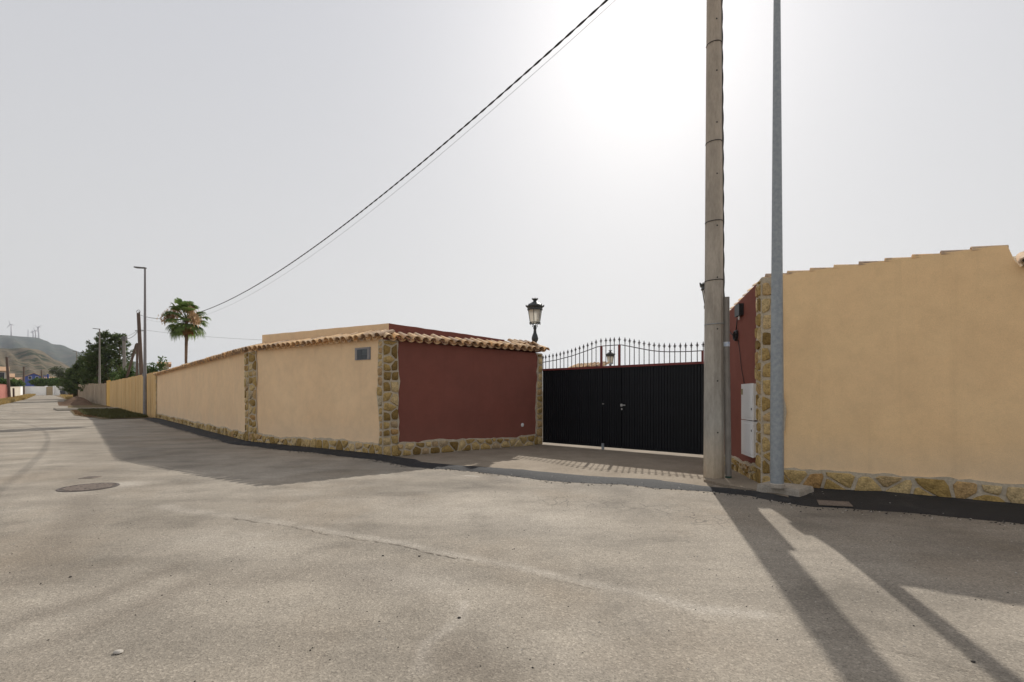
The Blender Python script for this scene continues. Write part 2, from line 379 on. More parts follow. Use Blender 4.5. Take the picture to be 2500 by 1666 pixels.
# one earth sheet to the horizon
gx = axis([(-6000, -400, 400), (-400, -60, 20), (-60, 60, 4), (60, 400, 20), (400, 6000, 400)])
gy = axis([(-3000, -60, 300), (-60, 20, 8), (20, 60, 2), (60, 200, 10), (200, 600, 50), (600, 6000, 300)])
grid_mesh('ground', gx, gy, lambda X, Y: gv(X, np.minimum(Y, 260.)) - 0.03, MAT['earth'])
def wear_tone_fn(X, Y):
    pale = np.zeros_like(X); dark = np.zeros_like(X); cr = np.zeros_like(X)
    P = [([(398,1236),(440,1247),(541,1257),(700,1280)], .10, .4), ([(743,1286),(850,1306),(982,1327),(1060,1348),(1160,1366),(1250,1382),(1409,1419),(1569,1451),(1701,1488),(1861,1502)], .06, .6),
         ([(1126,1470),(1131,1505),(1083,1545),(1041,1573),(1030,1640)], .035, .6), ([(300,1182),(318,1184)], .22, .6), ([(150,1200),(190,1203)], .12, .4),
         ([(1140,1162),(1165,1164)], .05, 1.0), ([(1000,1240),(1300,1275)], .5, .28), ([(500,1310),(620,1330)], .35, .3), ([(900,1400),(1060,1430)], .25, .3)]
    for q, wd, s in P: pale = np.maximum(pale, s * line_mask(X, Y, q, wd))
    Q = [([(205,1215),(190,1262),(130,1340),(60,1420)], .2, .6), ([(430,1385),(250,1455),(0,1535)], .10, .62), ([(520,1400),(330,1490),(60,1600)], .12, .55), ([(215,1165),(230,1040)], .35, .26),  # tyre lines, plus streaks near the manhole that simply darken the asphalt
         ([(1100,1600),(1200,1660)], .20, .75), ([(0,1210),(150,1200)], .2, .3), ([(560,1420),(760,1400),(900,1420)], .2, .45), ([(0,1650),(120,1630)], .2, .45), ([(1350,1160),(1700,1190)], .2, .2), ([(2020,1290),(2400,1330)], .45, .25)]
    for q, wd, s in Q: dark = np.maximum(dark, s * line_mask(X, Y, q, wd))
    cr = np.maximum(cr, line_mask(X, Y, [(1350,1225),(1500,1232),(1640,1250),(1720,1270)], .33)); cr = np.maximum(cr, .5 * line_mask(X, Y, [(1560,1240),(1640,1262)], .3))
    return np.stack([pale, dark, cr], -1)
ax_ = axis([(-46, -16, 1.0), (-16, -9, .12), (-9, 6, .05), (6, 14, .25)])
ay_ = axis([(-8, 1.6, .6), (1.6, 9, .05), (9, 14, .12), (14, 29.6, .75)])
def near_z(X, Y): return gv(X, Y) + 0.004 + 0.006 * np.sin(X * .9 + .5) * np.sin(Y * .8)
grid_mesh('road', ax_, ay_, lambda X, Y: 0.004 + 0 * X, MAT['asphalt'], wear_tone_fn, hole=lambda x, y: (y > 20) & (x > 5.6 - .885 * y))
# far street, rising towards the white end wall
RR = [(-22.3, 27.3), (-27, 31.5), (-34, 38), (-45, 50), (-68, 75), (-107, 115), (-112, 121)]; LL = [(-46, 27.3), (-46.5, 34), (-48, 42), (-56, 53), (-75, 75), (-114, 115), (-120, 121)]
def strip(name, L, Rr, mat, zoff, n=60, m=6):
    def interp(P, s):
        s *= len(P) - 1; i = min(int(s), len(P) - 2); f = s - i; return (P[i][0] + (P[i+1][0] - P[i][0]) * f, P[i][1] + (P[i+1][1] - P[i][1]) * f)
    b = MB()
    for i in range(n + 1):
        l = interp(L, i / n); r = interp(Rr, i / n)
        for j in range(m + 1):
            x = l[0] + (r[0] - l[0]) * j / m; y = l[1] + (r[1] - l[1]) * j / m; b.v.append((x, y, g(x, y) + zoff))
    for i in range(n):
        for j in range(m):
            k = i * (m + 1) + j; b.f.append((k, k + 1, k + m + 2, k + m + 1))
    return struct(b.build(name, mat, None, True))
strip('road', LL, RR, MAT['asphalt'], 0.010)
# driveway in front of the gate, gate sill beyond it
dv = [gnd(1000, 1126), WAD.p(0.35, 0.02, 0), WAD.p(WAD.L, 0.02, 0), WG.p(0, 0, 0), WG.p(0.5, -7, 0), WG.p(WG.L + 1, -7, 0), WR.p(0, 0.02, 0), WR.p(2.2, 0.02, 0), gnd(1730, 1190), gnd(1600, 1180), gnd(1436, 1170), gnd(1250, 1152), gnd(1100, 1140)]
b = MB(); b.poly([(p.x, p.y, 0.009) for p in dv]); struct(b.build('driveway', MAT['drive']))
# concrete pavement tongue at the foot of the utility pole
pv = [gnd(1722, 1160), WR.p(0.9, 0.03, 0), WR.p(WR.L, 0.03, 0), WX.p(0.30, 0.03, 0), gnd(1925, 1222), gnd(1842, 1203), gnd(1765, 1190), gnd(1718, 1178)]
b = MB(); b.prism([(p.x, p.y, -0.05) for p in pv], (0, 0, 0.095)); struct(b.build('pavement', MAT['drive']))
# gutter strip of fresh tar along the walls and across the driveway
def tar_strip(rows, name='gutter'):
    """rows: (outer point, inner point, inner height): a rough wedge of asphalt banked against the walls, flat across the driveway"""
    rnd = random.Random(3); P = []
    for (o0, i0, h0), (o1, i1, h1) in zip(rows[:-1], rows[1:]):
        n = max(2, int((o1 - o0).length / 0.11))
        for k in range(n): f = k / n; P.append((o0.lerp(o1, f), i0.lerp(i1, f), h0 + (h1 - h0) * f))
    P.append(rows[-1]); b = MB(); M_ = 6; j1 = j2 = 0
    for o, i_, h in P:
        j1 = .75 * j1 + rnd.gauss(0, .024); j2 = .85 * j2 + rnd.gauss(0, .006); d = (i_ - o).normalized()
        for k in range(M_):
            s_ = k / (M_ - 1); q = o.lerp(i_, s_) + d * (j1 * (1 - s_)); pr = (0, .42, .7, .88, .97, 1.0)[k]
            z = .006 + (h * pr if h > .04 else h * min(1, 4 * s_ * (1 - s_) + .001)) + (rnd.gauss(0, .003) + j2 * .4 if 0 < k < M_ - 1 else 0); b.v.append((q.x, q.y, z))
    for i in range(len(P) - 1):
        for k in range(M_ - 1): q = i * M_ + k; b.f.append((q, q + 1, q + M_ + 1, q + M_))
    return struct(b.build(name, MAT['tar'], None, True))
def V2(p): return Vector((p.x, p.y))
rows = [(V2(WCB.p(.3, .62, 0)), V2(WCB.p(.3, .034, 0)), .05), (V2(WCB.p(8, .55, 0)), V2(WCB.p(8, .034, 0)), .08), (V2(WCB.p(15, .46, 0)), V2(WCB.p(15, .034, 0)), .08), (V2(WCB.p(WCB.L - .5, .38, 0)), V2(WCB.p(WCB.L - .05, .04, 0)), .085),
        (V2(WBA.p(1.2, .33, 0)), V2(WBA.p(1.2, .034, 0)), .085), (V2(WBA.p(3.2, .32, 0)), V2(WBA.p(3.2, .034, 0)), .085), (V2(WBA.p(WBA.L - .05, .33, 0)), V2(WBA.p(WBA.L - .05, .034, 0)), .075)]
for (ox, oy, ix, iy, h) in ((1000,1141,985,1125,.05), (1085,1146,1075,1133,.03), (1170,1155,1165,1141,.028), (1250,1163,1250,1146,.028), (1345,1176,1340,1154,.028), (1436,1182,1436,1163,.026), (1520,1183,1520,1167,.024), (1595,1191,1597,1171,.024), (1728,1201,1727,1189,.022), (1835,1213,1836,1200,.03), (1905,1227,1910,1211,.03)): rows.append((V2(gnd(ox, oy)), V2(gnd(ix, iy)), h))
rows += [(V2(gnd(1990, 1240)), V2(WX.p(.62, .034, 0)), .05), (V2(gnd(2100, 1247)), V2(WX.p(1.1, .034, 0)), .065), (V2(gnd(2160, 1250)), V2(WX.p(1.35, .034, 0)), .085), (V2(gnd(2300, 1260)), V2(WX.p(1.85, .034, 0)), .08), (V2(gnd(2500, 1281)), V2(WX.p(2.45, .034, 0)), .08), (V2(gnd(2900, 1330)), V2(WX.p(3.4, .034, 0)), .08)]
tar_strip(rows)
# cracks: thin jagged openings filled with dirt
def crack(pxs, w0, seed):
    rnd = random.Random(seed); b = MB(); P = []
    pts = [gnd(*q) for q in pxs]
    for i in range(len(pts) - 1):
        n = max(3, int((pts[i+1] - pts[i]).length / .035))
        for k in range(n): P.append(pts[i].lerp(pts[i+1], k / n))
    j = 0
    for i, p in enumerate(P):
        t = (P[min(i + 1, len(P) - 1)] - P[max(i - 1, 0)]).normalized(); n = Vector((-t.y, t.x, 0)); j = .86 * j + rnd.gauss(0, .009)
        wd = w0 * .75 * max(.12, rnd.gauss(.42, .3)) * min(1, i / 8, (len(P) - 1 - i) / 8); q = p + n * j
        b.v += [(q.x + n.x * wd, q.y + n.y * wd, .0085), (q.x - n.x * wd, q.y - n.y * wd, .0085)]
    for i in range(len(P) - 1): b.f.append((2*i, 2*i + 1, 2*i + 3, 2*i + 2))
    o = b.build('road_crack', MAT['crack']); struct(o); return o
crack([(541,1261),(621,1277),(743,1294),(850,1314),(982,1336),(1051,1355),(1126,1368),(1200,1377)], .008, 1)
crack([(2040,1506),(2078,1513),(2153,1527),(2254,1543)], .006, 2)
crack([(2121,1579),(2206,1601),(2312,1628),(2400,1648),(2480,1668)], .008, 3)
crack([(0,1293),(40,1288),(80,1279)], .007, 4); crack([(1250,1392),(1400,1432),(1560,1462)], .003, 5)
crack([(150,1275),(240,1268),(330,1262)], .006, 6)

# ------------------------------------------------------------------ stonework
def clip(poly, nx, ny, c):
    """keep nx*x+ny*y <= c"""
    r = []
    for i in range(len(poly)):
        p, q = poly[i], poly[(i + 1) % len(poly)]; a = nx*p[0] + ny*p[1] - c; b_ = nx*q[0] + ny*q[1] - c
        if a <= 0: r.append(p)
        if a * b_ < 0: t = a / (a - b_); r.append((p[0] + (q[0]-p[0])*t, p[1] + (q[1]-p[1])*t))
    return r
def cells(seeds, rect):
    res = []
    for i, s in enumerate(seeds):
        poly = [(rect[0], rect[1]), (rect[2], rect[1]), (rect[2], rect[3]), (rect[0], rect[3])]
        for o in sorted((q for k, q in enumerate(seeds) if k != i), key=lambda q: (q[0]-s[0])**2 + (q[1]-s[1])**2)[:18]:
            nx, ny = o[0]-s[0], o[1]-s[1]; poly = clip(poly, nx, ny, (o[0]**2 + o[1]**2 - s[0]**2 - s[1]**2) / 2)
            if len(poly) < 3: break
        res.append(poly)
    return res
def stone_obj(wall, poly, d0, parent, rnd, joint=.017, proud=.024):
    if len(poly) < 3: return
    cx = sum(p[0] for p in poly) / len(poly); cy = sum(p[1] for p in poly) / len(poly)
    q = []
    for p in poly:
        dx, dy = p[0]-cx, p[1]-cy; L = math.hypot(dx, dy) + 1e-6; f = max(0.25, 1 - (joint * 1.25 + rnd.uniform(0, .008)) / L); q.append((cx + dx*f, cy + dy*f))
    r = []
    for i in range(len(q)):                                # cut corners
        a, b_ = q[i], q[(i + 1) % len(q)]
        c1 = rnd.uniform(.08, .24); c2 = rnd.uniform(.08, .24); j = .004
        r += [(a[0]*(1-c1) + b_[0]*c1 + rnd.gauss(0, j), a[1]*(1-c1) + b_[1]*c1 + rnd.gauss(0, j)), (a[0]*c2 + b_[0]*(1-c2) + rnd.gauss(0, j), a[1]*c2 + b_[1]*(1-c2) + rnd.gauss(0, j))]
    if len(r) > 16: r = r[::2]
    area = abs(sum(r[i-1][0]*r[i][1] - r[i][0]*r[i-1][1] for i in range(len(r)))) / 2
    if area < .0016: return
    h = proud * rnd.uniform(.7, 1.25); n = len(r); vs = []
    tu, tv = rnd.uniform(-.04, .04), rnd.uniform(-.04, .04)
    for p in r: vs.append((p[0]-cx, d0 - .004, p[1]-cy))
    for p in r: vs.append(((p[0]-cx)*.985, d0 + h*.6, (p[1]-cy)*.985))
    for p in r: vs.append(((p[0]-cx)*.86 + rnd.uniform(-.004, .004), d0 + h + (p[0]-cx)*tu + (p[1]-cy)*tv + rnd.uniform(-.003, .003), (p[1]-cy)*.86 + rnd.uniform(-.004, .004)))
    sgn = 1
    x = Vector((wall.t.x, wall.t.y, 0)); y = Vector((wall.n.x, wall.n.y, 0)); o = wall.p(cx, 0, cy)
    vw = [tuple(x * a + y * b_ + Vector((0, 0, c))) for a, b_, c in vs]
    fs = []
    for i in range(n):
        j = (i + 1) % n; fs += [(i, j, n + j, n + i), (n + i, n + j, 2*n + j, 2*n + i)]
    fs.append(tuple(2*n + i for i in range(n)))
    me = bpy.data.meshes.new('stone'); me.from_pydata(vw, [], fs); me.update(); me.materials.append(MAT['stone']); me.shade_smooth(); me.set_sharp_from_angle(angle=R(50))
    inst('stone', me, Matrix.Translation(o), parent)
def wavy(a, b_, step, amp, rnd):
    n = max(2, int(abs(b_ - a) / step)); y = 0; r = []
    for i in range(n + 1): y = .72 * y + rnd.gauss(0, amp); r.append((a + (b_ - a) * i / n, y))
    return r
def stone_base(wall, u0, u1, H, parent, seed, size=.24, thick=.03, slope=0.0, d0=0.0):
    rnd = random.Random(seed); top = wavy(u0, u1, .09, .013, rnd)
    poly = [(u0, -.08)] + [(u1, -.08)] + [(u, H + slope*(u-u0) + y) for u, y in reversed(top)]
    b = MB(); b.prism([wall.p(u, d0, v) for u, v in poly], tuple(wall.p(0, thick, 0) - wall.p(0, 0, 0)))
    o = b.build('stone_base', MAT['mortar'], parent)
    seeds = []; tries = 0; ar = 1.0
    while tries < 60 * (u1 - u0) / size:
        tries += 1; q = (rnd.uniform(u0, u1), rnd.uniform(.03, H - .02)); r_ = size * (.52 if rnd.random() < .35 else .78)
        if all(math.hypot(q[0]-o_[0], (q[1]-o_[1]) * .82) > r_ for o_ in seeds[-400:]): seeds.append(q)
    for s, pl in zip(seeds, cells(seeds, (u0 + .01, .0, u1 - .01, H + .1))):
        yt = min((abs(s[0] - uu), yy) for uu, yy in top)[1]
        pl = clip(pl, 0, 1, H + slope*(s[0]-u0) + yt - .012 - rnd.uniform(0, .02)); stone_obj(wall, pl, d0 + thick, o, rnd)
    return o
def stone_pillar(wall, u0, u1, z0, z1, parent, seed, wl=True, wr=True, size=.2, thick=.03, z1b=None, cols=1, d0=0.0):
    rnd = random.Random(seed); z1b = z1 if z1b is None else z1b
    L = [(u0 + (y if wl else 0), z) for z, y in wavy(z0, z1, .12, .016, rnd)]; Rr = [(u1 + (y if wr else 0), z) for z, y in wavy(z0, z1b, .12, .016, rnd)]
    b = MB(); b.prism([wall.p(u, d0, v) for u, v in L + Rr[::-1]], tuple(wall.p(0, thick, 0) - wall.p(0, 0, 0)))
    o = b.build('stone_pillar', MAT['mortar'], parent); seeds = []; v = z0 + .03; wd = u1 - u0
    while v < max(z1, z1b):
        h = size * rnd.uniform(.6, 1.35)
        if wd > .24 and rnd.random() < .6: seeds += [(u0 + wd*rnd.uniform(.2, .36), v + h*rnd.uniform(.3, .7)), (u0 + wd*rnd.uniform(.66, .82), v + h*rnd.uniform(.3, .7))]
        else: seeds.append((u0 + wd*rnd.uniform(.36, .64), v + h/2))
        v += h
    for s, pl in zip(seeds, cells(seeds, (u0 - .04, z0, u1 + .04, max(z1, z1b)))):
        yl = min((abs(s[1] - zz), uu) for uu, zz in L)[1]; yr = min((abs(s[1] - zz), uu) for uu, zz in Rr)[1]
        pl = clip(pl, -1, 0, -(yl + .012)); pl = clip(pl, 1, 0, yr - .012) if pl else pl; zt = z1 + (z1b - z1) * (s[0]-u0)/(u1-u0)
        pl = clip(pl, 0, 1, zt - .02) if pl else pl
        if pl: stone_obj(wall, pl, d0 + thick, o, rnd)
    return o

# ------------------------------------------------------------------ barrel tiles
def tile_mesh(L=.46, r0=.092, r1=.068, th=.013, n=6):
    """cover tile, axis +y: low wide end at y=0, high narrow end at y=-L (towards the building)"""
    b = MB(); rings = []
    for y, r in ((0, r0), (-L, r1)):
        for rr in (r, r - th):
            ids = []
            for k in range(n + 1):
                q = math.pi * k / n; b.v.append((rr * math.cos(q), y, rr * math.sin(q) * .92)); ids.append(len(b.v) - 1)
            rings.append(ids)
    o0, i0, o1, i1 = rings
    for k in range(n):
        b.f += [(o0[k], o1[k], o1[k+1], o0[k+1]), (i0[k], i0[k+1], i1[k+1], i1[k]), (o0[k], o0[k+1], i0[k+1], i0[k]), (o1[k], i1[k], i1[k+1], o1[k+1])]
    b.f += [(o0[0], i0[0], i1[0], o1[0]), (o0[n], o1[n], i1[n], i0[n])]
    me = b.mesh('roof_tile', MAT['tile'], 40); return me
TILE = tile_mesh()
def tile_row(wall, u0, u1, parent, z, slope=19, sp=.212, d=.15, seed=1, channels=True, length=1.0):
    rnd = random.Random(seed); n = int(round((u1 - u0) / sp)); sp = (u1 - u0) / n
    for i in range(n + 1):
        u = u0 + i * sp
        m = wall.frame(u + rnd.gauss(0, .006), d + rnd.gauss(0, .012), z + .028 + rnd.gauss(0, .005)) @ Matrix.Rotation(R(rnd.gauss(0, 2.2)), 4, 'Z') @ Matrix.Rotation(R(-slope + rnd.gauss(0, 1.2)), 4, 'X') @ Matrix.Diagonal((1, length, 1, 1))
        inst('roof_tile', TILE, m, parent)
        if channels and i < n:
            m = wall.frame(u + sp/2, d - .03 + rnd.gauss(0, .006), z + .034) @ Matrix.Rotation(R(-slope), 4, 'X') @ Matrix.Rotation(math.pi, 4, 'Y') @ Matrix.Diagonal((.92, length, .75, 1))
            inst('channel_tile', TILE, m, parent)
def coping(pts, walls, zs, parent, d0=.012, d1=-.34, rise=.13, th=.040, mat=None):
    """mortar bed under the tiles, following a polyline with mitres"""
    f = offset_line(pts, d0, walls); k = offset_line(pts, d1, walls); b = MB(); n = len(pts)
    for i in range(n):
        b.v += [(f[i].x, f[i].y, zs), (f[i].x, f[i].y, zs + th), (k[i].x, k[i].y, zs + th + rise), (k[i].x, k[i].y, zs - .02)]
    for i in range(n - 1):
        for a in range(4): c = (a + 1) % 4; b.f.append((4*i + a, 4*i + c, 4*i + 4 + c, 4*i + 4 + a))
    b.f += [(0, 1, 2, 3), tuple(4*(n-1) + q for q in (3, 2, 1, 0))]
    return b.build('coping', mat or MAT['beige'], parent)
def wall_body(pts, walls, zs, th, mat, parent, name='wall', zb=-.15):
    f = offset_line(pts, 0, walls); k = offset_line(pts, -th, walls); b = MB(); n = len(pts)
    for i in range(n): b.v += [(f[i].x, f[i].y, zb), (f[i].x, f[i].y, zs[i]), (k[i].x, k[i].y, zs[i]), (k[i].x, k[i].y, zb)]
    for i in range(n - 1):
        for a in range(4): c = (a + 1) % 4; b.f.append((4*i + a, 4*i + c, 4*i + 4 + c, 4*i + 4 + a))
    b.f += [(0, 1, 2, 3), tuple(4*(n-1) + q for q in (3, 2, 1, 0))]
    return b.build(name, mat, parent)
WH = 2.50
# --- beige perimeter wall, long part and part by the corner
pw = thing('perimeter_wall', 'long beige plastered boundary wall with clay tile coping left of the maroon wall', 'wall', (B[0], B[1], 0))
wall_body([C, B], [WCB, WBA], [2.62, WH], .25, MAT['beige'], pw) if False else None
fl = offset_line([C, B, A, D], 0, [WCB, WBA, WAD]); bk = offset_line([C, B, A, D], -.25, [WCB, WBA, WAD])
def slab(i, j, zi, zj, mat, parent, name='plaster_wall'):
    b = MB(); q = [(fl[i], zi), (fl[j], zj), (bk[j], zj), (bk[i], zi)]
    b.v = [(p.x, p.y, -.15) for p, z in q] + [(p.x, p.y, z) for p, z in q]
    b.f = [(3, 2, 1, 0), (4, 5, 6, 7), (0, 1, 5, 4), (1, 2, 6, 5), (2, 3, 7, 6), (3, 0, 4, 7)]
    return b.build(name, mat, parent)
slab(0, 1, 2.56, WH, MAT['beige'], pw); slab(1, 2, WH, WH, MAT['beige'], pw)
coping([C, B, A], [WCB, WBA], WH + .002, pw)
tile_row(WCB, .15, WCB.L - .12, pw, WH + .02, seed=11); tile_row(WBA, .12, WBA.L - .02, pw, WH + .02, seed=12)
stone_base(WCB, .02, WCB.L - .02, .31, pw, 21, .31); uA = WBA.hit(926, 950)[0]; stone_base(WBA, .1, uA + .05, .30, pw, 22, .30)
stone_pillar(WCB, .02, .35, .1, WH + .03, pw, 23, wl=False)
uB = WBA.hit(628, 950)[0]
stone_pillar(WCB, WCB.L - .42, WCB.L - .01, .1, WH, pw, 24, wr=False, cols=2); stone_pillar(WBA, .01, max(.14, uB), .1, WH, pw, 25, wl=False)
uA = WBA.hit(926, 950)[0]; stone_pillar(WBA, uA, WBA.L + .03, .0, WH, pw, 26, wr=False, size=.19)
# --- maroon wall between the corner and the gate
rw = thing('entrance_wall', 'maroon plastered wall with tile coping between beige corner and left lantern', 'wall', (A[0], A[1], 0))
slab(2, 3, WH, WH - .05, MAT['red'], rw)
coping([A, D], [WAD], WH - .001, rw, mat=MAT['red'])
tile_row(WAD, .06, WAD.L + .05, rw, WH + .0, seed=13, d=.16)
uA2 = WAD.hit(971, 950)[0]; stone_pillar(WAD, -.03, uA2, .0, WH, rw, 27, wl=False, size=.2)
uD = WAD.hit(1307, 950)[0]; stone_pillar(WAD, uD, WAD.L, .0, WH - .06, rw, 28, wr=False, size=.2)
stone_base(WAD, uA2 - .06, uD + .08, .32, rw, 29, .30, slope=-.012)
# gate-side return of the pillar with its own hip of tiles
b = MB(); q = [(fl[3], 0), ]; ret = [WAD.p(WAD.L, 0, -.15), WAD.p(WAD.L + .001, -.45, -.15), WAD.p(WAD.L - .4, -.45, -.15), WAD.p(WAD.L - .4, -.26, -.15)]
b.prism([WAD.p(WAD.L - .012, -.255, -.15), WAD.p(WAD.L - .012, -.62, -.15), WAD.p(WAD.L - .45, -.62, -.15), WAD.p(WAD.L - .45, -.255, -.15)], (0, 0, 2.62)); b.build('pillar_core', MAT['mortar'], rw)
for k in range(4):
    m = WAD.frame(WAD.L - .62 + k * .19, -.20, WH + .15) @ Matrix.Rotation(R(-20), 4, 'X'); inst('roof_tile', TILE, m, rw)
    m = WAD.frame(WAD.L + .10, -.03 - k * .17, WH + .025) @ Matrix.Rotation(-math.pi/2 if WAD.frame(0,0,0).col[0].dot(Vector((WAD.t.x, WAD.t.y, 0, 0))) > 0 else math.pi/2, 4, 'Z') @ Matrix.Rotation(R(-24), 4, 'X'); inst('roof_tile', TILE, m, rw)
b = MB(); b.lathe([(.042, 0), (.05, .010), (.04, .02), (.015, .022)], n=14); me = b.mesh('vent_cap', MAT['white_plastic'], 40)
u, z = WAD.hit(1275, 1038); m = WAD.frame(u, .001, z) @ Matrix.Rotation(R(-90), 4, 'X'); tag(inst('vent_cap', me, m, None), 'small round white vent cap low on the maroon wall', 'vent cap')
# --- parapet behind the tiles
pp = thing('roof_parapet', 'low plain parapet, beige and maroon sides, rising behind the tiled coping', 'parapet', (A[0], A[1] + .6, 0))
OB = offset_line([B, A, D], -.48, [WBA, WAD]); OB2 = offset_line([B, A, D], -.70, [WBA, WAD])
wa = Wall(OB[0], OB[1]); wb = Wall(OB[1], OB[2])
u0, z0 = wa.hit(640, 818); u1, z1 = wb.hit(1232, 830); zc = wa.hit(945, 790)[1]
def wedge(wl, ua, ub, za, zb, c_in, mat, name):
    rnd = random.Random(5); n = 14; b = MB(); th = .22
    P = []
    for i in range(n + 1):
        f = i / n; uu = ua + (ub - ua) * f; z = za + (zb - za) * f + (rnd.gauss(0, .0035) if 0 < i < n else 0)
        P.append((wl.p(uu, 0, z), wl.p(uu, -th, z)))
    if c_in == 'end': P[-1] = (P[-1][0], Vector((OB2[1].x, OB2[1].y, zb)))
    else: P[0] = (P[0][0], Vector((OB2[1].x, OB2[1].y, za)))
    for p, q_ in P: b.v += [(p.x, p.y, 2.2), tuple(p), tuple(q_), (q_.x, q_.y, 2.2)]
    for i in range(n):
        for a in range(4): c = (a + 1) % 4; b.f.append((4*i + a, 4*i + c, 4*i + 4 + c, 4*i + 4 + a))
    b.f += [(0, 1, 2, 3), tuple(4*n + q_ for q_ in (3, 2, 1, 0))]; return b.build(name, mat, pp)
wedge(wa, u0, wa.L, z0, zc, 'end', MAT['beige'], 'plaster_wall'); wedge(wb, 0, u1, zc, z1, 'start', MAT['red'], 'plaster_wall')
# --- street nameplate (a few dark blue-grey tiles)
np_ = thing('wall_plaque', 'small rectangular blue-grey tiled plaque high on the beige wall', 'plaque', tuple(WBA.p(WBA.hit(886, 864)[0], .03, WBA.hit(886, 864)[1])))
ua, zt = WBA.hit(868, 851); ub, zb = WBA.hit(905, 879); zt = WBA.hit(886, 849)[1]; zb = WBA.hit(886, 879)[1]
def on_wall(wall, u0, u1, z0, z1, d0, d1, name, mat, parent):
    b = MB(); b.prism([wall.p(u0, d0, z0), wall.p(u1, d0, z0), wall.p(u1, d0, z1), wall.p(u0, d0, z1)], tuple(wall.p(0, d1, 0) - wall.p(0, d0, 0))); return b.build(name, mat, parent)
GREY = [simple('plaque_tile_%s' % k, c, None, 3, .35, .5) for k, c in (('frame', (.22, .24, .29)), ('slate', (.045, .055, .065)), ('steel', (.075, .09, .10)), ('pale', (.26, .24, .23)))]
on_wall(WBA, ua, ub, zb, zt, 0, .018, 'plaque_frame', GREY[0], np_)
du = ub - ua; dz = zt - zb
for (a, c, e, f_, k) in ((.03,.15,.05,.80,3), (.16,.48,.04,.84,1), (.50,.80,.44,.84,2), (.50,.80,.04,.42,1), (.82,.97,.05,.84,3), (.03,.97,.87,.97,3)):
    on_wall(WBA, ua + du*a, ua + du*c, zb + dz*e, zb + dz*f_, .018, .024, 'plaque_tile', GREY[k], np_)

# ------------------------------------------------------------------ gate
def cpx(x, y): return 1280 + x * .29328, 700 + y * .29328
GZ0, GZ1 = .085, 1.985
xs_ = [WG.hit(cpx(x, 0)[0], 900)[0] for x in (147, 648, 808, 1493)]
curve = [WG.hit(*cpx(*q)) for q in ((145,632),(260,612),(390,578),(500,540),(600,503),(637,495),(787,485),(805,485),(870,497),(960,515),(1040,530),(1120,540),(1200,543),(1350,541),(1493,533))]
def czat(u):
    for (a, za), (b_, zb) in zip(curve[:-1], curve[1:]):
        if a <= u <= b_: return za + (zb - za) * (u - a) / (b_ - a)
    return curve[0][1] if u < curve[0][0] else curve[-1][1]
spikes = [143,174,203,234,264,295,325,358,390,422,456,489,523,558,593,634,675,711,745,787,834,873,911,952,993,1035,1077,1118,1161,1206,1249,1295,1340,1387,1436,1488]
spk_u = [WG.hit(cpx(x, 0)[0], 870)[0] for x in spikes]
b = MB(); b.lathe([(.004, 0), (.012, .006), (.022, .016), (.012, .026), (.012, .03)], n=6)     # collar
b.lathe([(.009, .03), (.023, .05), (.019, .065), (.002, .125)], n=4, ph=.785)
for s in (-1, 1): b.tube([(0, 0, .035), (s*.028, 0, .045), (s*.036, 0, .062)], [.006, .006, .003], 4)
FIN = b.mesh('spear_finial', MAT['dark_iron'])
def gate_leaf(i, label):
    u0, u1 = xs_[i] + .006, xs_[i+1] - .006
    t = thing('gate_leaf', label, 'gate', tuple(WG.p((u0 + u1)/2, 0, 0)), 'leaves of the black driveway gate')
    e_ = .03 if i == 1 else 0; dz_ = .03 if i == 1 else 0; on_wall(WG, u0 - e_, u1 + e_, GZ0, GZ1, -.05 - dz_, -.03 - dz_, 'backing_sheet', MAT['black_paint'], t)
    n = int(round((u1 - u0) / .066)); sw = (u1 - u0) / n
    b = MB(); h = GZ1 - GZ0; hx = sw/2 - .004
    pr = [(-hx, 0), (-hx + .006, .017), (hx - .006, .017), (hx, 0)]
    for zz in (0, h):
        for x, y in pr: b.v.append((x, y, zz))
    b.f = [(0, 1, 5, 4), (1, 2, 6, 5), (2, 3, 7, 6), (3, 0, 4, 7), (3, 2, 1, 0), (4, 5, 6, 7)]
    me = b.mesh('slat', MAT['black_paint'])
    for k in range(n): inst('slat', me, WG.frame(u0 + sw * (k + .5), -.030, GZ0), t)
    on_wall(WG, u0, u1, GZ1, GZ1 + .05, -.055, .002, 'top_rail', MAT['red_iron'], t)
    on_wall(WG, u0, u1, GZ0 - .018, GZ0 - .001, -.055, -.008, 'bottom_rail', MAT['black_paint'], t)
    n = 24; P = [WG.p(u0 + (u1 - u0)*k/n, -.025, czat(u0 + (u1 - u0)*k/n)) for k in range(n + 1)]
    MB().tube(P, .010, 5).build('arched_rail', MAT['dark_iron'], t)
    posts = {0: [(WG.hit(cpx(637, 0)[0], 900)[0], .05)], 1: [(WG.hit(cpx(787, 0)[0], 900)[0], .05)], 2: [(u1 - .025, .04)]}[i]
    for pu, pw_ in posts: on_wall(WG, pu - pw_/2, pu + pw_/2, GZ1 + .05, czat(pu) + .004, -.045, -.005, 'gate_post', MAT['red_iron'], t)
    for su in spk_u:
        if not (u0 - .03 <= su <= u1 + .005): continue
        su = min(max(su, u0 + .012), u1 - .012)
        top = czat(su) + .075
        base = GZ1 + .05 if all(abs(su - pu) > .05 for pu, _ in posts) else czat(su)
        bar = MB().box((0, 0, 0), (.014, .014, top - base), 0, WG.frame(su, -.025, (top + base)/2)).build('bar', MAT['dark_iron'], t)
        inst('spear_finial', FIN, WG.frame(su, -.025, top), t)
    return t
g0 = gate_leaf(0, 'left leaf of the black ribbed gate, beside the maroon wall')
g1 = gate_leaf(1, 'narrow middle door of the black gate between two red posts')
g2 = gate_leaf(2, 'wide right leaf of the black ribbed gate with silver handle')
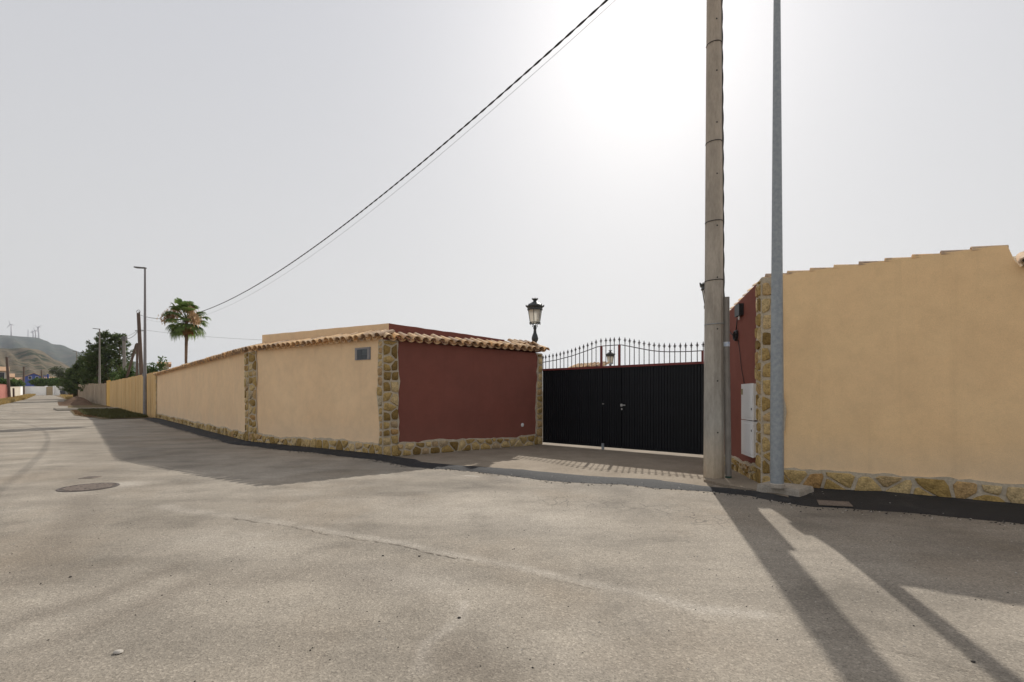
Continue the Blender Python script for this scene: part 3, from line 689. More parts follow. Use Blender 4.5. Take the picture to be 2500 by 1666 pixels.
u, z = WG.hit(*cpx(824, 987)); on_wall(WG, u - .055, u + .07, z - .011, z + .011, .03, .045, 'handle', MAT['chrome'], g2); on_wall(WG, u - .055, u - .03, z - .035, z + .03, -.015, .03, 'handle_plate', MAT['chrome'], g2)
u2, z2 = WG.hit(*cpx(810, 1020)); on_wall(WG, u2 - .012, u2 + .012, z2 - .02, z2 + .02, -.015, -.005, 'keyhole_plate', MAT['chrome'], g2)
u, z = WG.hit(*cpx(656, 977)); on_wall(WG, u - .02, u + .02, z - .008, z + .008, -.014, .012, 'latch', MAT['chrome'], g1)
u = WG.hit(*cpx(656, 1335))[0]; bt = on_wall(WG, u - .03, u + .03, .0, .16, -.008, .025, 'gate_stop', MAT['galv'], None); tag(bt, 'grey metal gate stop at the foot of the gate', 'gate stop')

# ------------------------------------------------------------------ right building
rb = thing('outbuilding', 'tall building at right with maroon side wall and ochre street wall', 'building', (G[0], G[1], 0))
HG, HE = 3.02, 2.66
b = MB(); q = [WR.p(0, 0, 0), WR.p(WR.L, 0, 0), WR.p(WR.L, -.22, 0), WR.p(0, -.22, 0)]
fr = offset_line([E, G, RE], 0, [WR, WX]); br = offset_line([E, G, RE], -.25, [WR, WX])
b.v = [(p.x, p.y, -.15) for p in (fr[0], fr[1], br[1], br[0])] + [(fr[0].x, fr[0].y, HE), (fr[1].x, fr[1].y, HG), (br[1].x, br[1].y, HG), (br[0].x, br[0].y, HE)]
BOXF = [(3, 2, 1, 0), (4, 5, 6, 7), (0, 1, 5, 4), (1, 2, 6, 5), (2, 3, 7, 6), (3, 0, 4, 7)]
b.f = list(BOXF); b.build('maroon_wall', MAT['red'], rb)
uH, zH = WX.hit(2460, 600); uH2, zH2 = WX.hit(2478, 640); ue = WX.L
b = MB(); prof = [(0, -.15), (ue, -.15), (ue, zH2 - .06), (uH2 + .04, zH2 - .06), (uH2 - .005, zH2 + .02), (uH, zH), (uH - .12, zH + .012), (0, HG)]
front = [WX.p(u, 0, z) for u, z in prof]; back = [WX.p(u, -.25, z) for u, z in prof]
back[0] = Vector((br[1].x, br[1].y, -.15)); back[-1] = Vector((br[1].x, br[1].y, HG))
n = len(prof); b.v = [tuple(p) for p in front + back]; b.f = [tuple(range(n)), tuple(range(2*n - 1, n - 1, -1))] + [((i+1) % n, i, n + i, n + (i+1) % n) for i in range(n)]
b.build('ochre_wall', MAT['ochre'], rb)
# roof behind, falling away from the street
b = MB(); rz = [WX.p(.05, -.2, HG - .02), WX.p(uH - .1, -.2, zH - .03), WX.p(uH - .1, -3.0, zH - .9), WX.p(.3, -3.0, HG - .9)]
b.prism(rz, (0, 0, -.08)); b.build('roof_slab', MAT['mortar'], rb)
rnd = random.Random(9); nt_ = 9; Lt = (uH - .05) / nt_
for k in range(nt_):                                      # tiles laid lengthwise along the top of the wall, each lapping the next
    u = .02 + k * Lt; zz = HG + (zH - HG) * (u / uH) - .040
    fx = WX.frame(0, 0, 0).col[0]; sgn = 1 if fx[0]*WX.t.x + fx[1]*WX.t.y > 0 else -1
    m = WX.frame(u, -.085, zz + .034) @ Matrix.Rotation(R(90) * sgn, 4, 'Z') @ Matrix.Rotation(R(3.5 + rnd.gauss(0, .5)), 4, 'X') @ Matrix.Diagonal((1, Lt / .46 * 1.16, .8, 1))
    inst('ridge_tile', TILE, m, rb)
for k in range(14):
    u = k * WR.L / 13; zz = HE + (HG - HE) * k / 13
    if k < 13:
        fx = WR.frame(0, 0, 0).col[0]; sgn = 1 if fx[0]*WR.t.x + fx[1]*WR.t.y > 0 else -1
        m = WR.frame(u + .12, -.10 + rnd.gauss(0, .01), zz - .035) @ Matrix.Rotation(R(-90) * sgn, 4, 'Z') @ Matrix.Rotation(R(-6.5), 4, 'X') @ Matrix.Diagonal((1.1, .75, .8, 1)); 
        m.translation = WR.p(u, -.10, zz - .02); inst('ridge_tile', TILE, m, rb)
tile_row(WX, uH2 + .09, ue - .1, rb, zH2 - .07, seed=14, slope=20, d=.13)
b = MB(); cz = zH2 - .062
b.v = [tuple(WX.p(u, d, z)) for u in (uH2 + .05, ue - .02) for d, z in ((.10, cz), (.10, cz + .03), (-.35, cz + .20), (-.35, cz))]
b.f = [(0, 1, 2, 3), (7, 6, 5, 4)] + [(a, (a+1) % 4, 4 + (a+1) % 4, 4 + a) for a in range(4)]; b.build('coping', MAT['mortar'], rb)
uG = WR.hit(1851, 960)[0]; stone_pillar(WR, uG, WR.L + .03, .0, HG - .05, rb, 31, wr=False, size=.19, z1b=HG - .01)
uG2 = WX.hit(1911, 720)[0]; stone_pillar(WX, -.03, uG2, .0, HG - .02, rb, 32, wl=False, size=.21)
stone_pillar(WR, .0, .3, .0, HE - .05, rb, 35, wl=False, size=.2)
stone_base(WR, .28, uG + .03, .27, rb, 33, .17); stone_base(WX, uG2 - .04, ue - .02, .305, rb, 34, .37, thick=.03)
# garden side pier at gate
b = MB(); b.prism([WR.p(-.002, -.256, -.1), WR.p(-.002, -.6, -.1), WR.p(.42, -.6, -.1), WR.p(.42, -.256, -.1)], (0, 0, 2.6)); b.build('pillar_core', MAT['mortar'], rb)

# meter cabinets on the maroon side wall
def dpx(x, y): return 1680 + x * .38291, 640 + y * .38265
mc = thing('meter_cabinet', 'tall white double meter cabinet mounted on the maroon side wall', 'cabinet', tuple(WR.p(WR.hit(*dpx(400, 1240))[0], .1, .4)))
dd = .10
ua = WR.hit(*dpx(340, 900), dd)[0]; ub = WR.hit(*dpx(410, 900), dd)[0]; zt = WR.hit(*dpx(392, 778), dd)[1]; zm = WR.hit(*dpx(392, 1012), dd)[1]; zb = WR.hit(*dpx(392, 1240), dd)[1]
for (z0_, z1_) in ((zm + .012, zt), (zb, zm - .012)):
    on_wall(WR, ua, ub, z0_, z1_, 0.0, dd - .022, 'cabinet_body', MAT['white_plastic'], mc)
    o = on_wall(WR, ua - .012, ub + .012, z0_ - .006, z1_ + .006, dd - .02, dd, 'cabinet_door', MAT['white_plastic'], mc)
    on_wall(WR, ua + .03, ub - .05, z0_ + .04, z1_ - .04, dd, dd + .006, 'door_panel', MAT['white_plastic'], o)
for zz in (zm + .16, zm - .16): on_wall(WR, ub - .035, ub - .015, zz, zz + .03, dd + .0065, dd + .011, 'lock', MAT['black_plastic'], mc)
STK = simple('paper_sticker', (.34, .29, .17), (.24, .2, .12), 20, .7); on_wall(WR, ua + .005, ua + .09, zt - .16, zt - .07, dd + .0065, dd + .009, 'sticker', STK, mc)
jb = thing('junction_box', 'small black cable junction box high on the maroon side wall', 'junction box', tuple(WR.p(WR.hit(*dpx(318, 310))[0], .05, WR.hit(*dpx(318, 310))[1])))
ua, zt = WR.hit(*dpx(302, 272), .06); ub, zb = WR.hit(*dpx(330, 346), .06); zt = WR.hit(*dpx(316, 272), .06)[1]; zb = WR.hit(*dpx(316, 346), .06)[1]
on_wall(WR, ua, ub, zb, zt, .0, .075, 'box_body', MAT['black_plastic'], jb); on_wall(WR, ua - .012, ua - .001, zb + .01, zt - .01, .03, .07, 'box_lid', MAT['white_plastic'], jb)
MB().tube([WR.p((ua + ub)/2, .04, zb), WR.p((ua + ub)/2, .04, zb - .06)], .014, 8).build('cable_gland', MAT['white_plastic'], jb)
cb = thing('wall_cable', 'black cable with a coiled loop hanging on the maroon side wall', 'cable', tuple(WR.p((ua + ub)/2, .03, 1.5)))
lu, lz = WR.hit(*dpx(307, 470), .02); lr = abs(WR.hit(*dpx(307, 438), .02)[1] - lz)
for k in range(3): MB().tube([WR.p(lu + math.cos(a)*lr*(.95 + .04*k), .02 + .012*k, lz + math.sin(a)*lr*(1 - .05*k)) for a in [i*math.pi/12 for i in range(25)]], .011, 6).build('coil', MAT['black_plastic'], cb, True)
pts = [WR.hit(*dpx(*q), .012) for q in ((316, 360), (313, 400), (308, 440))]; MB().tube([WR.p(u, .02, z) for u, z in pts], .009, 6).build('lead', MAT['black_plastic'], cb, True)
pts = [WR.hit(*dpx(*q), .012) for q in ((320, 500), (330, 580), (340, 680), (358, 778))]; MB().tube([WR.p(u, .012, z) for u, z in pts], .005, 5).build('lead', MAT['black_plastic'], cb, True)
pts = [WR.hit(*dpx(*q), .012) for q in ((262, 436), (275, 455), (290, 470))]; MB().tube([WR.p(u, .02, z) for u, z in pts], .007, 5).build('lead', MAT['black_plastic'], cb, True)

# ------------------------------------------------------------------ lanterns
def lantern(loc, label, s=1.0, post=0.0):
    t = thing('lantern', label, 'lantern', loc, 'cast iron lanterns of the villa'); x, y, z = loc
    if post: MB().lathe([(.10, -post), (.10, -post + .3), (.05, -post + .4), (.045, -.2), (.06, -.05), (.05, 0)], loc, 10).build('post', MAT['cast_iron'], t, 40)
    P = lambda pr: [(r*s, h*s) for r, h in pr]
    MB().lathe(P([(.11, 0), (.11, .025), (.075, .04), (.05, .09), (.045, .12), (.065, .14), (.05, .17), (.085, .23), (.092, .28), (.075, .35), (.045, .43), (.035, .52), (.05, .55), (.032, .58), (.03, .64)]), loc, 12).build('baluster', MAT['cast_iron'], t, 50)
    b = MB()
    for k in range(4):
        a = k*math.pi/2 + .4; c, q = math.cos(a), math.sin(a); b.tube([(x + c*r*s, y + q*r*s, z + h*s) for r, h in ((.03, .58), (.075, .60), (.06, .64), (.10, .68), (.14, .70))], .010*s, 5)
    b.lathe(P([(.145, .695), (.155, .70), (.155, .715), (.145, .72)]), loc, 12, cap=False); b.build('bracket', MAT['cast_iron'], t)
    MB().lathe(P([(.135, .715), (.19, 1.055)]), loc, 6, .3).build('glass', MAT['lampglass'], t)
    b = MB()
    for k in range(6):
        a = k*math.pi/3 + .3; c, q = math.cos(a), math.sin(a); b.tube([(x + c*.139*s, y + q*.139*s, z + .71*s), (x + c*.195*s, y + q*.195*s, z + 1.06*s)], .009*s, 4)
        b.box((x + c*.148*s, y + q*.148*s, z + .685*s), (.018*s, .018*s, .05*s), a)
    b.build('frame', MAT['cast_iron'], t)
    o = MB().lathe(P([(.20, 1.05), (.215, 1.055), (.205, 1.10), (.215, 1.12), (.235, 1.15), (.225, 1.165), (.19, 1.20), (.13, 1.245), (.07, 1.275), (.05, 1.29), (.045, 1.31), (.06, 1.33), (.075, 1.36)]), loc, 12).build('cap', MAT['cast_iron'], t, 50)
    b = MB()
    for k in range(8):
        a = k*math.pi/4; c, q = math.cos(a), math.sin(a)
        b.tube([(x + c*.225*s, y + q*.225*s, z + 1.14*s), (x + c*.24*s, y + q*.24*s, z + 1.18*s), (x + c*.25*s, y + q*.25*s, z + 1.20*s)], [.022*s, .018*s, .004*s], 4)
        b.tube([(x + c*.065*s, y + q*.065*s, z + 1.34*s), (x + c*.085*s, y + q*.085*s, z + 1.385*s)], [.018*s, .004*s], 4)
    b.build('crown', MAT['cast_iron'], o); return t
p = at(1306, 728, 13.45); lantern((p.x, p.y, p.z - 1.385), 'black lantern on the pillar at the right end of the maroon wall')
p = at(1490, 855, 25.4); lantern((p.x, p.y, p.z - 1.385), 'small distant lantern seen above the gate between the red posts', post=p.z - 1.385)
p = at(1737, 669, 10.45); lantern((p.x, p.y, p.z - 1.385), 'lantern half hidden behind the tall utility pole')

# ------------------------------------------------------------------ utility pole at the gate
PB = gnd(1743, 1172); PX, PY = PB.x, PB.y
up = thing('utility_pole', 'tall weathered octagonal utility pole in front of the gate right side', 'utility pole', (PX, PY, 0))
PH = 10.6
def prad(z): return .147 + (.083 - .147) * z / PH
b = MB(); b.lathe([(prad(z) / math.cos(math.pi/8) * .97, z) for z in (-.2, .0, 2.6, 5.2, 7.8, PH)], (PX, PY, 0), 8, R(22.6)); b.build('shaft', MAT['pole'], up)
b = MB(); b.lathe([(.012, 0), (.012, .004)], n=8); HOLE = b.mesh('bolt_hole', MAT['black_plastic'])
fa = R(-89.9)
for py in (58, 183, 308, 432, 557, 682, 806, 931, 1055):
    z = EYE + (HY - py) / F_PX * PY
    m = Matrix.Translation((PX, PY, z)) @ Matrix.Rotation(fa, 4, 'Z') @ Matrix.Translation((prad(z) * .97 + .001, 0, 0)) @ Matrix.Rotation(R(90), 4, 'Y'); inst('bolt_hole', HOLE, m, up)
b = MB(); n = 900; z0, z1 = 2.55, 8.9                   # twisted service cable clipped to the pole
for ph in (0, math.pi):
    P = []
    for i in range(361):
        z = z0 + (z1 - z0) * i / 360; r = prad(z) + .012; a = R(-14) + .05 * math.sin(z * 2.1); tw = z * 10 + ph
        P.append((PX + math.cos(a)*r + .008*math.cos(tw), PY + math.sin(a)*r + .008*math.sin(tw), z))
    b.tube(P, .010, 5)
b.build('riser_cable', MAT['black_plastic'], up, True)
for py, mt, rr in ((110, 'black_plastic', .0055), (350, 'black_plastic', .0055), (543, 'black_plastic', .0055), (686, 'black_plastic', .0055), (792, 'galv', .006)):
    z = EYE + (HY - py) / F_PX * PY; P = []
    for i in range(33):
        a = i * math.pi / 16; r = prad(z) * 1.02 + .004; x = math.cos(a) * r; y = math.sin(a) * r
        if abs(((a + math.pi) % (2*math.pi)) - math.pi + .2) < .32: x *= 1.10; y *= 1.10
        P.append((PX + x, PY + y, z + .012 * math.sin(a * 1.0 + 1)))
    MB().tube(P, rr, 5, caps=False).build('cable_strap', MAT[mt], up, True)
ug = thing('cable_guard', 'tall grey metal conduit guard standing against the utility pole right side', 'conduit', (PX + .25, PY - .02, 0))
b = MB(); P = []
for i in range(13):
    z = .03 + (2.83 - .03) * i / 12; P.append((PX + prad(z) + .050 - .012 * math.sin(i / 12 * 2.2) , PY - .06, z))
b.tube(P, .046, 8); b.build('guard', MAT['conc_pole'], ug, 40)
P2 = [(x + .045, y + .05, z) for x, y, z in P[:8]]; MB().tube(P2, .030, 8).build('pipe', MAT['conc_pole'], ug, 40)
MB().lathe([(.052, .03), (.052, .07)], (P[0][0], P[0][1], 0), 8).build('collar', simple('green_collar', (.04, .09, .07), None, 5, .6), ug)
STK2 = simple('label_sticker', (.72, .74, .78), (.45, .55, .72), 30, .6)
z = EYE + (HY - 842) / F_PX * PY; k = P[9]; MB().lathe([(.049, -.035), (.049, .035)], (PX + prad(z) + .050 - .012*math.sin(.75*2.2), PY - .06, z), 8, cap=False).build('label', STK2, ug)

# ------------------------------------------------------------------ street lamps
def street_lamp(x, y, z0, H, label, r0=.083, r1=.035, az=180, arm=.68, mat='galv', base=None, group='street lamps with short arms'):
    t = thing('street_lamp', label, 'street lamp', (x, y, z0), group)
    MB().lathe([(r0*1.0, -.02 if not base else .004), (r0, .6), (r0*.99, 1.0), (r1, H)], (x, y, z0), 16).build('post', MAT[mat], t, 40)
    MB().lathe([(r0 + .012, .004), (r0 + .012, .05), (r0, .06)], (x, y, z0), 16).build('foot_collar', MAT['concrete'] if base else MAT[mat], t, 40)
    c, s = math.cos(R(az)), math.sin(R(az)); b = MB()
    m = Matrix.Translation((x, y, z0 + H)) @ Matrix.Rotation(R(az), 4, 'Z')
    pr = [(-.05, -.07), (.12, -.07), (arm, -.12), (arm, .12), (.12, .07), (-.05, .07)]
    pts = [m @ Vector((px, py, -.04 + .10 * max(0, px))) for px, py in pr]; b.prism(pts, (0, 0, .075)); b.build('lamp_head', MAT['galv_dark'], t)
    if r0 > .08:
        MB().box((x - r0*.99, y - .03, z0 + 2.62), (.03, .07, .19)).build('door_plate', MAT[mat], t)
    return t
LP = gnd(1897, 1190, .13)
cbk = MB(); q = [gnd(1847, 1206, 0), gnd(1951, 1222, 0)]
ex = (q[1] - q[0]); ey = Vector((-ex.y, ex.x, 0)).normalized() * .44
rnd = random.Random(4); pts = [q[0], q[1], q[1] + ey, q[0] + ey]
fn = []
for i in range(4):
    for k in range(4): p = pts[i].lerp(pts[(i+1) % 4], k/4) + Vector((rnd.gauss(0, .006), rnd.gauss(0, .006), 0)); fn.append(p)
b = MB(); n = len(fn)
for z, s in ((.012, 1.0), (.10, .985), (.13, .94)):
    cc = sum(fn, Vector()) / n
    for p in fn: v = cc + (p - cc) * s; b.v.append((v.x, v.y, z + (rnd.gauss(0, .004) if z > .05 else 0)))
for r_ in range(2):
    for i in range(n): j = (i+1) % n; b.f.append((r_*n + i, r_*n + j, (r_+1)*n + j, (r_+1)*n + i))
b.f.append(tuple(2*n + i for i in range(n))); o = b.build('lamp_plinth', MAT['concrete']); tag(o, 'rough pale concrete block under the near grey lamp post', 'plinth')
LC = cc; street_lamp(LP.x, LP.y, .125, 9.2, 'near galvanised street lamp post on a concrete block before the ochre wall', .079, .020, az=215, base=True)
p = gnd(354, 1019); street_lamp(p.x, p.y, g(p.x, p.y), 9.25, 'tall grey street lamp standing before the yellow fence', .10, .05, az=172, mat='galv_mid')
p = at(243, 975, 60); street_lamp(p.x, p.y, g(p.x, p.y), 9.0, 'pale street lamp in front of the dark conifer', .13, .06, az=175, arm=.8, mat='conc_pole')
p = at(187, 970, 92); street_lamp(p.x, p.y, g(p.x, p.y), 8.6, 'far street lamp at the left edge of the dark conifer', .12, .06, az=175, mat='conc_pole')
p = at(208, 970, 82); street_lamp(p.x, p.y, g(p.x, p.y), 4.6, 'short grey lamp post before the far block wall', .12, .06, az=175, mat='conc_pole')

# ------------------------------------------------------------------ manhole covers, drain plate, pebbles
MAN = simple('manhole_iron', (.27, .215, .175), (.20, .16, .13), 8, .65, .4, bmp=.3, bscale=60)
mh = thing('manhole_cover', 'round cast iron manhole cover sunk in the road at left', 'manhole', tuple(gnd(217, 1191, .005)))
c = gnd(217, 1191, 0); MB().lathe([(.345, .006), (.345, .012), (.318, .012), (.318, .007)], (c.x, c.y, 0), 36, cap=False).build('rim', simple('manhole_rim', (.12, .10, .09), None, 9, .8), mh)
MB().lathe([(.312, .006), (.312, .0095)], (c.x, c.y, 0), 36).build('lid', simple('manhole_pit', (.09, .072, .06), None, 9, .8), mh)
b = MB()
for i in range(-8, 9):
    for j in range(-8, 9):
        x = i * .036 + (j % 2) * .018; y = j * .036
        if math.hypot(x, y) < .29 and random.random() > .06: b.box((c.x + x, c.y + y, .0115), (.026, .026, .005), .785)
b.build('raised_studs', MAN, mh)
c = gnd(220, 1167, 0); b = MB(); mh2 = thing('valve_cover', 'small square iron valve cover in the road behind the round manhole', 'valve cover', (c.x, c.y, 0))
MB().box((c.x, c.y, .0075), (.22, .2, .005), .2).build('lid', MAN, mh2)
for i in range(-3, 4):
    for j in range(-3, 4): b.box((c.x + i*.028, c.y + j*.026, .011), (.018, .018, .004), .2)
b.build('raised_studs', simple('manhole_stud', (.2, .17, .145), None, 9, .7), mh2)
q = [gnd(1994, 1222, .030), gnd(2072, 1227, .036), gnd(2083, 1238, .020), gnd(2000, 1234, .016)]
b = MB(); b.prism([tuple(p) for p in q], (0, 0, .008)); o = b.build('drain_plate', simple('drain_iron', (.22, .175, .14), (.15, .12, .1), 12, .8, fine=.3)); tag(o, 'rusty rectangular drain plate set in the black gutter', 'drain plate')
def pebble(px, py, s, mat, label):
    rnd = random.Random(int(px*7 + py)); c = gnd(px, py); b = MB(); n = 8; pr = ((.75, 0), (1.0, .3), (.8, .7), (.3, .85))
    for r_, h in pr:
        for k in range(n): a = k*math.pi*2/n; rr = r_ * s * rnd.uniform(.85, 1.15); b.v.append((c.x + rr*math.cos(a)*1.3, c.y + rr*math.sin(a), .004 + h*s))
    for i in range(3):
        for k in range(n): k2 = (k+1) % n; b.f.append((i*n + k, i*n + k2, (i+1)*n + k2, (i+1)*n + k))
    b.f.append(tuple(3*n + k for k in range(n))); o = b.build('pebble', mat, None, 50); tag(o, label, 'pebble', 'pebbles lying on the road'); return o
PALE = simple('pebble_pale', (.5, .46, .4), (.36, .33, .29), 30, .9); DARKP = simple('pebble_dark', (.05, .045, .04), None, 30, .9)
pebble(289, 1597, .018, PALE, 'pale pebble lying alone on the road at lower left')
for px, py, l in ((172, 1411, 'dark pebble on the road above the pale pebble, at far left'), (935, 1359, 'left one of two dark pebbles below the long road crack'), (1024, 1360, 'right one of two dark pebbles below the long road crack'), (1121, 1511, 'dark pebble near the edge of the brown road patch'), (2376, 1619, 'dark pebble in the thin lamp post shadow at lower right'), (1955, 1251, 'dark pebble on the road below the lamp post block')): pebble(px, py, .0085, DARKP, l)

def grit(name, pts, mat, seed, smin, smax):
    rnd = random.Random(seed); b = MB()
    for x, y, z in pts:
        s_ = rnd.uniform(smin, smax); k = len(b.v); a = rnd.uniform(0, 6)
        for j in range(4): b.v.append((x + s_*math.cos(a + j*1.57)*rnd.uniform(.7, 1.3), y + s_*math.sin(a + j*1.57)*rnd.uniform(.7, 1.3), z))
        b.v.append((x + s_*.2, y, z + s_*rnd.uniform(.5, 1.0))); b.f += [(k + j, k + (j+1) % 4, k + 4) for j in range(4)]
    o = b.build(name, mat); o['kind'] = 'stuff'; return o
rnd = random.Random(21)
grit('loose_grit', [(rnd.uniform(-6, 5), rnd.uniform(2.2, 9), .0045) for _ in range(700)], PALE, 1, .003, .008)
grit('loose_grit', [(rnd.uniform(-6, 5), rnd.uniform(2.2, 9), .0045) for _ in range(600)], DARKP, 2, .003, .007)
ed = []
for (o0, i0, h0), (o1, i1, h1) in zip(rows[:-1], rows[1:]):
    for _ in range(int((o1 - o0).length * 55)):
        f = rnd.random(); q = o0.lerp(o1, f); d = (o0 - i0).normalized(); q = q + d * rnd.gauss(.02, .07); ed.append((q.x, q.y, .006))
grit('loose_grit', ed, DARKP, 3, .005, .016); grit('loose_grit', [(x + rnd.gauss(0, .1), y + rnd.gauss(0, .1), .007) for x, y, z in ed[::4]], PALE, 4, .004, .012)
# ------------------------------------------------------------------ overhead cables
def catenary(P1, P2, sag, n):
    r = []
    for i in range(n + 1):
        t = i / n; p = P1.lerp(P2, t); p.z -= 4 * sag * t * (1 - t); r.append(p)
    return r
pole_far = at(338, 765, 40)
P1 = Vector((PX - .1, PY, 8.9)); Pf = Vector((pole_far.x, pole_far.y, pole_far.z - .1))
base = catenary(P1, Pf, 2.45, 1000); b = MB()
for ph in (0, math.pi):
    P = []
    for i, p in enumerate(base):
        s = i * .0466; tw = s / .55 * 2 * math.pi + ph; P.append(p + Vector((.7, .7, 0)) * (.0105 * math.cos(tw)) + Vector((0, 0, .0105 * math.sin(tw))))
    b.tube(P, .0105, 5)
tag(b.build('power_cable', MAT['black_plastic'], None, True), 'thick twisted black cable sagging across the sky to the far wooden pole', 'cable')
tag(MB().tube(catenary(P1 - Vector((0, 0, .12)), Pf - Vector((0, 0, .15)), 2.58, 160), .0045, 4).build('telephone_wire', MAT['galv_dark'], None, True), 'thin grey wire hanging just below the thick twisted cable', 'wire')
print('near part done', len(bpy.data.objects))

# ------------------------------------------------------------------ foliage helpers
def leafmat(name, c1, c2, trans=.25):
    m, n, b = nodes(name, .65, .3); v = tc(n)
    col = ramp(n, noise(n, v, 1.3, 4, .7), [(.3, c2), (.7, c1)]); n.links.new(col, b.inputs['Base Color'])
    t = n.nodes.new('ShaderNodeBsdfTranslucent'); n.links.new(col, t.inputs['Color']); mx = n.nodes.new('ShaderNodeMixShader'); mx.inputs[0].default_value = trans
    o = n.nodes['Material Output']; n.links.new(b.outputs[0], mx.inputs[1]); n.links.new(t.outputs[0], mx.inputs[2]); n.links.new(mx.outputs[0], o.inputs['Surface']); return m
LEAF_CON = leafmat('conifer_needles', (.145, .19, .06), (.05, .08, .03)); LEAF_BUSH = leafmat('bush_leaves', (.11, .17, .045), (.05, .09, .025), .35)
LEAF_OLIVE = leafmat('olive_leaves', (.13, .15, .075), (.07, .09, .045)); LEAF_PALM = leafmat('palm_leaves', (.19, .26, .075), (.06, .11, .035), .4)
DEAD = leafmat('dead_palm', (.36, .22, .11), (.24, .14, .07), .2); FLOWER = leafmat('palm_flower', (.62, .44, .27), (.48, .31, .18), .3)
BARK = simple('bark', (.24, .17, .12), (.15, .105, .08), 5, .95, .1, bmp=.6, bscale=18, bdist=.03)
def rv(rnd):
    while True:
        v = Vector((rnd.uniform(-1, 1), rnd.uniform(-1, 1), rnd.uniform(-1, 1)))
        if .05 < v.length < 1: return v.normalized()
def leaf(b, p, d, L, wd, rnd):
    s = d.cross(rv(rnd)); s = s.normalized() if s.length > .01 else Vector((1, 0, 0)); k = len(b.v)
    b.v += [tuple(p), tuple(p + d*L*.5 + s*wd), tuple(p + d*L), tuple(p + d*L*.5 - s*wd)]; b.f.append((k, k+1, k+2, k+3))
def bush(x, y, z, rx, ry, rz, n, label, mat=LEAF_BUSH, size=.12, name='bush', group=None, seed=1):
    rnd = random.Random(seed); t = thing(name, label, 'bush', (x, y, z), group); b = MB()
    cl = [(rv(rnd) * rnd.uniform(.25, .85)) for _ in range(14)]
    for i in range(n):
        c = rnd.choice(cl); v = c + rv(rnd) * rnd.uniform(.05, .4)
        p = Vector((x + v.x*rx, y + v.y*ry, z + rz + v.z*rz*.95))
        if p.z < z: p.z = z + .02
        leaf(b, p, (rv(rnd) + Vector((0, 0, .35))).normalized(), size*rnd.uniform(.6, 1.4), size*.28, rnd)
    b.build('foliage', mat, t); s = MB()
    for k in range(5): e = rv(rnd); s.tube([(x, y, z - .1), (x + e.x*rx*.4, y + e.y*ry*.4, z + rz), (x + e.x*rx*.7, y + e.y*ry*.7, z + rz*1.5)], [.04, .025, .01], 5)
    s.build('stems', BARK, t); return t

# ------------------------------------------------------------------ yellow board fence and far block wall
def board_fence(P0, P1, n, hfun, mat, t, name, th=.06, seed=1):
    rnd = random.Random(seed); P0 = Vector(P0); P1 = Vector(P1); d = (P1 - P0); L = d.length; d /= L; wd = L / n; ang = math.atan2(d.y, d.x)
    for i in range(n):
        c = P0 + d * (i + .5) * wd; zz = g(c.x, c.y); h = hfun((i + .5) / n) + rnd.gauss(0, .015); zb = rnd.uniform(-.12, .0)
        MB().box((c.x, c.y, zz + (h + zb)/2), (wd - .025, th + rnd.uniform(0, .03), h - zb), ang + rnd.gauss(0, .012)).build(name, mat, t)
YEL = simple('yellow_fence_paint', (.78, .53, .25), (.68, .455, .205), 1.4, .85, .2, rnd=.14, mscale=(1, 1, .4)); GREYW = simple('grey_block', (.47, .375, .27), (.36, .285, .205), 1.6, .95, .15, rnd=.18, bmp=.4, bscale=20, bdist=.02)
YELB = simple('yellow_fence_bright', (.82, .52, .16), (.7, .44, .13), 1.4, .85, .2)
FA = (-20.85, 28.98); FB = (-38.9, 47.6); FC = (-41.2, 50.0); FD = (-67, 76)
t = thing('board_fence', 'yellow painted upright board fence beyond the end of the beige wall', 'fence', (FA[0], FA[1], g(*FA)))
board_fence(FA, FB, 44, lambda s: 2.75 - .30 * s, YEL, t, 'board', seed=5)
board_fence(FB, FC, 4, lambda s: 2.55, YELB, t, 'board', seed=6)
mid = Vector(FA).lerp(Vector(FB), .5); d_ = Vector(FB) - Vector(FA)
b = MB(); b.box((mid.x + .06, mid.y + .06, g(mid.x, mid.y) + 1.0), (d_.length, .05, .08), math.atan2(d_.y, d_.x)); b.build('back_rail', YEL, t)
t = thing('block_wall', 'weathered grey-brown block wall beyond the yellow fence, under the conifer', 'wall', (FC[0], FC[1], g(*FC)))
rnd = random.Random(8); n = 26; P0 = Vector(FC); P1 = Vector(FD)
for i in range(n):
    c = P0.lerp(P1, (i + .5)/n); e = (P1 - P0); h = 2.25 + rnd.choice((0, .06, .12, -.05)); 
    MB().box((c.x, c.y, g(c.x, c.y) + h/2 - .1), (e.length/n - .04, .16 + rnd.uniform(0, .05), h + .2), math.atan2(e.y, e.x)).build('wall_panel', GREYW, t)

# ------------------------------------------------------------------ verge: earth bank, grass, concrete crossings, dry grass
def patch(name, pts, z, mat, kind='structure', n=1):
    b = MB(); b.poly([(x, y, g(x, y) + z) for x, y in pts]); o = b.build(name, mat); o['kind'] = kind; return o
VERGE = simple('verge_earth', (.20, .145, .085), (.11, .09, .045), .9, .95, .1, bmp=.8, bscale=14, bdist=.05, detail=7)
vr = [(-21.2, 28.6), (-22.6, 27.5), (-24.2, 27.6), (-28.2, 31.6), (-33.2, 37.0), (-37.2, 41.2), (-44.6, 49.3), (-66.0, 72.5), (-67.0, 75.8), (-41.1, 49.8), (-38.7, 47.4), (-30, 38.3)]
def fan_patch(name, outer, inner, z, mat, n=30):
    return strip(name, outer, inner, mat, z, n, 6)
fan_patch('verge', [(-22.9, 27.5), (-28.2, 31.7), (-33.2, 37.0), (-37.6, 41.6), (-44.8, 49.6), (-66.0, 72.4)], [(-21.25, 28.9), (-25.5, 33.6), (-29.8, 38.1), (-34.2, 42.7), (-41.0, 49.8), (-67.0, 75.9)], .03, VERGE)
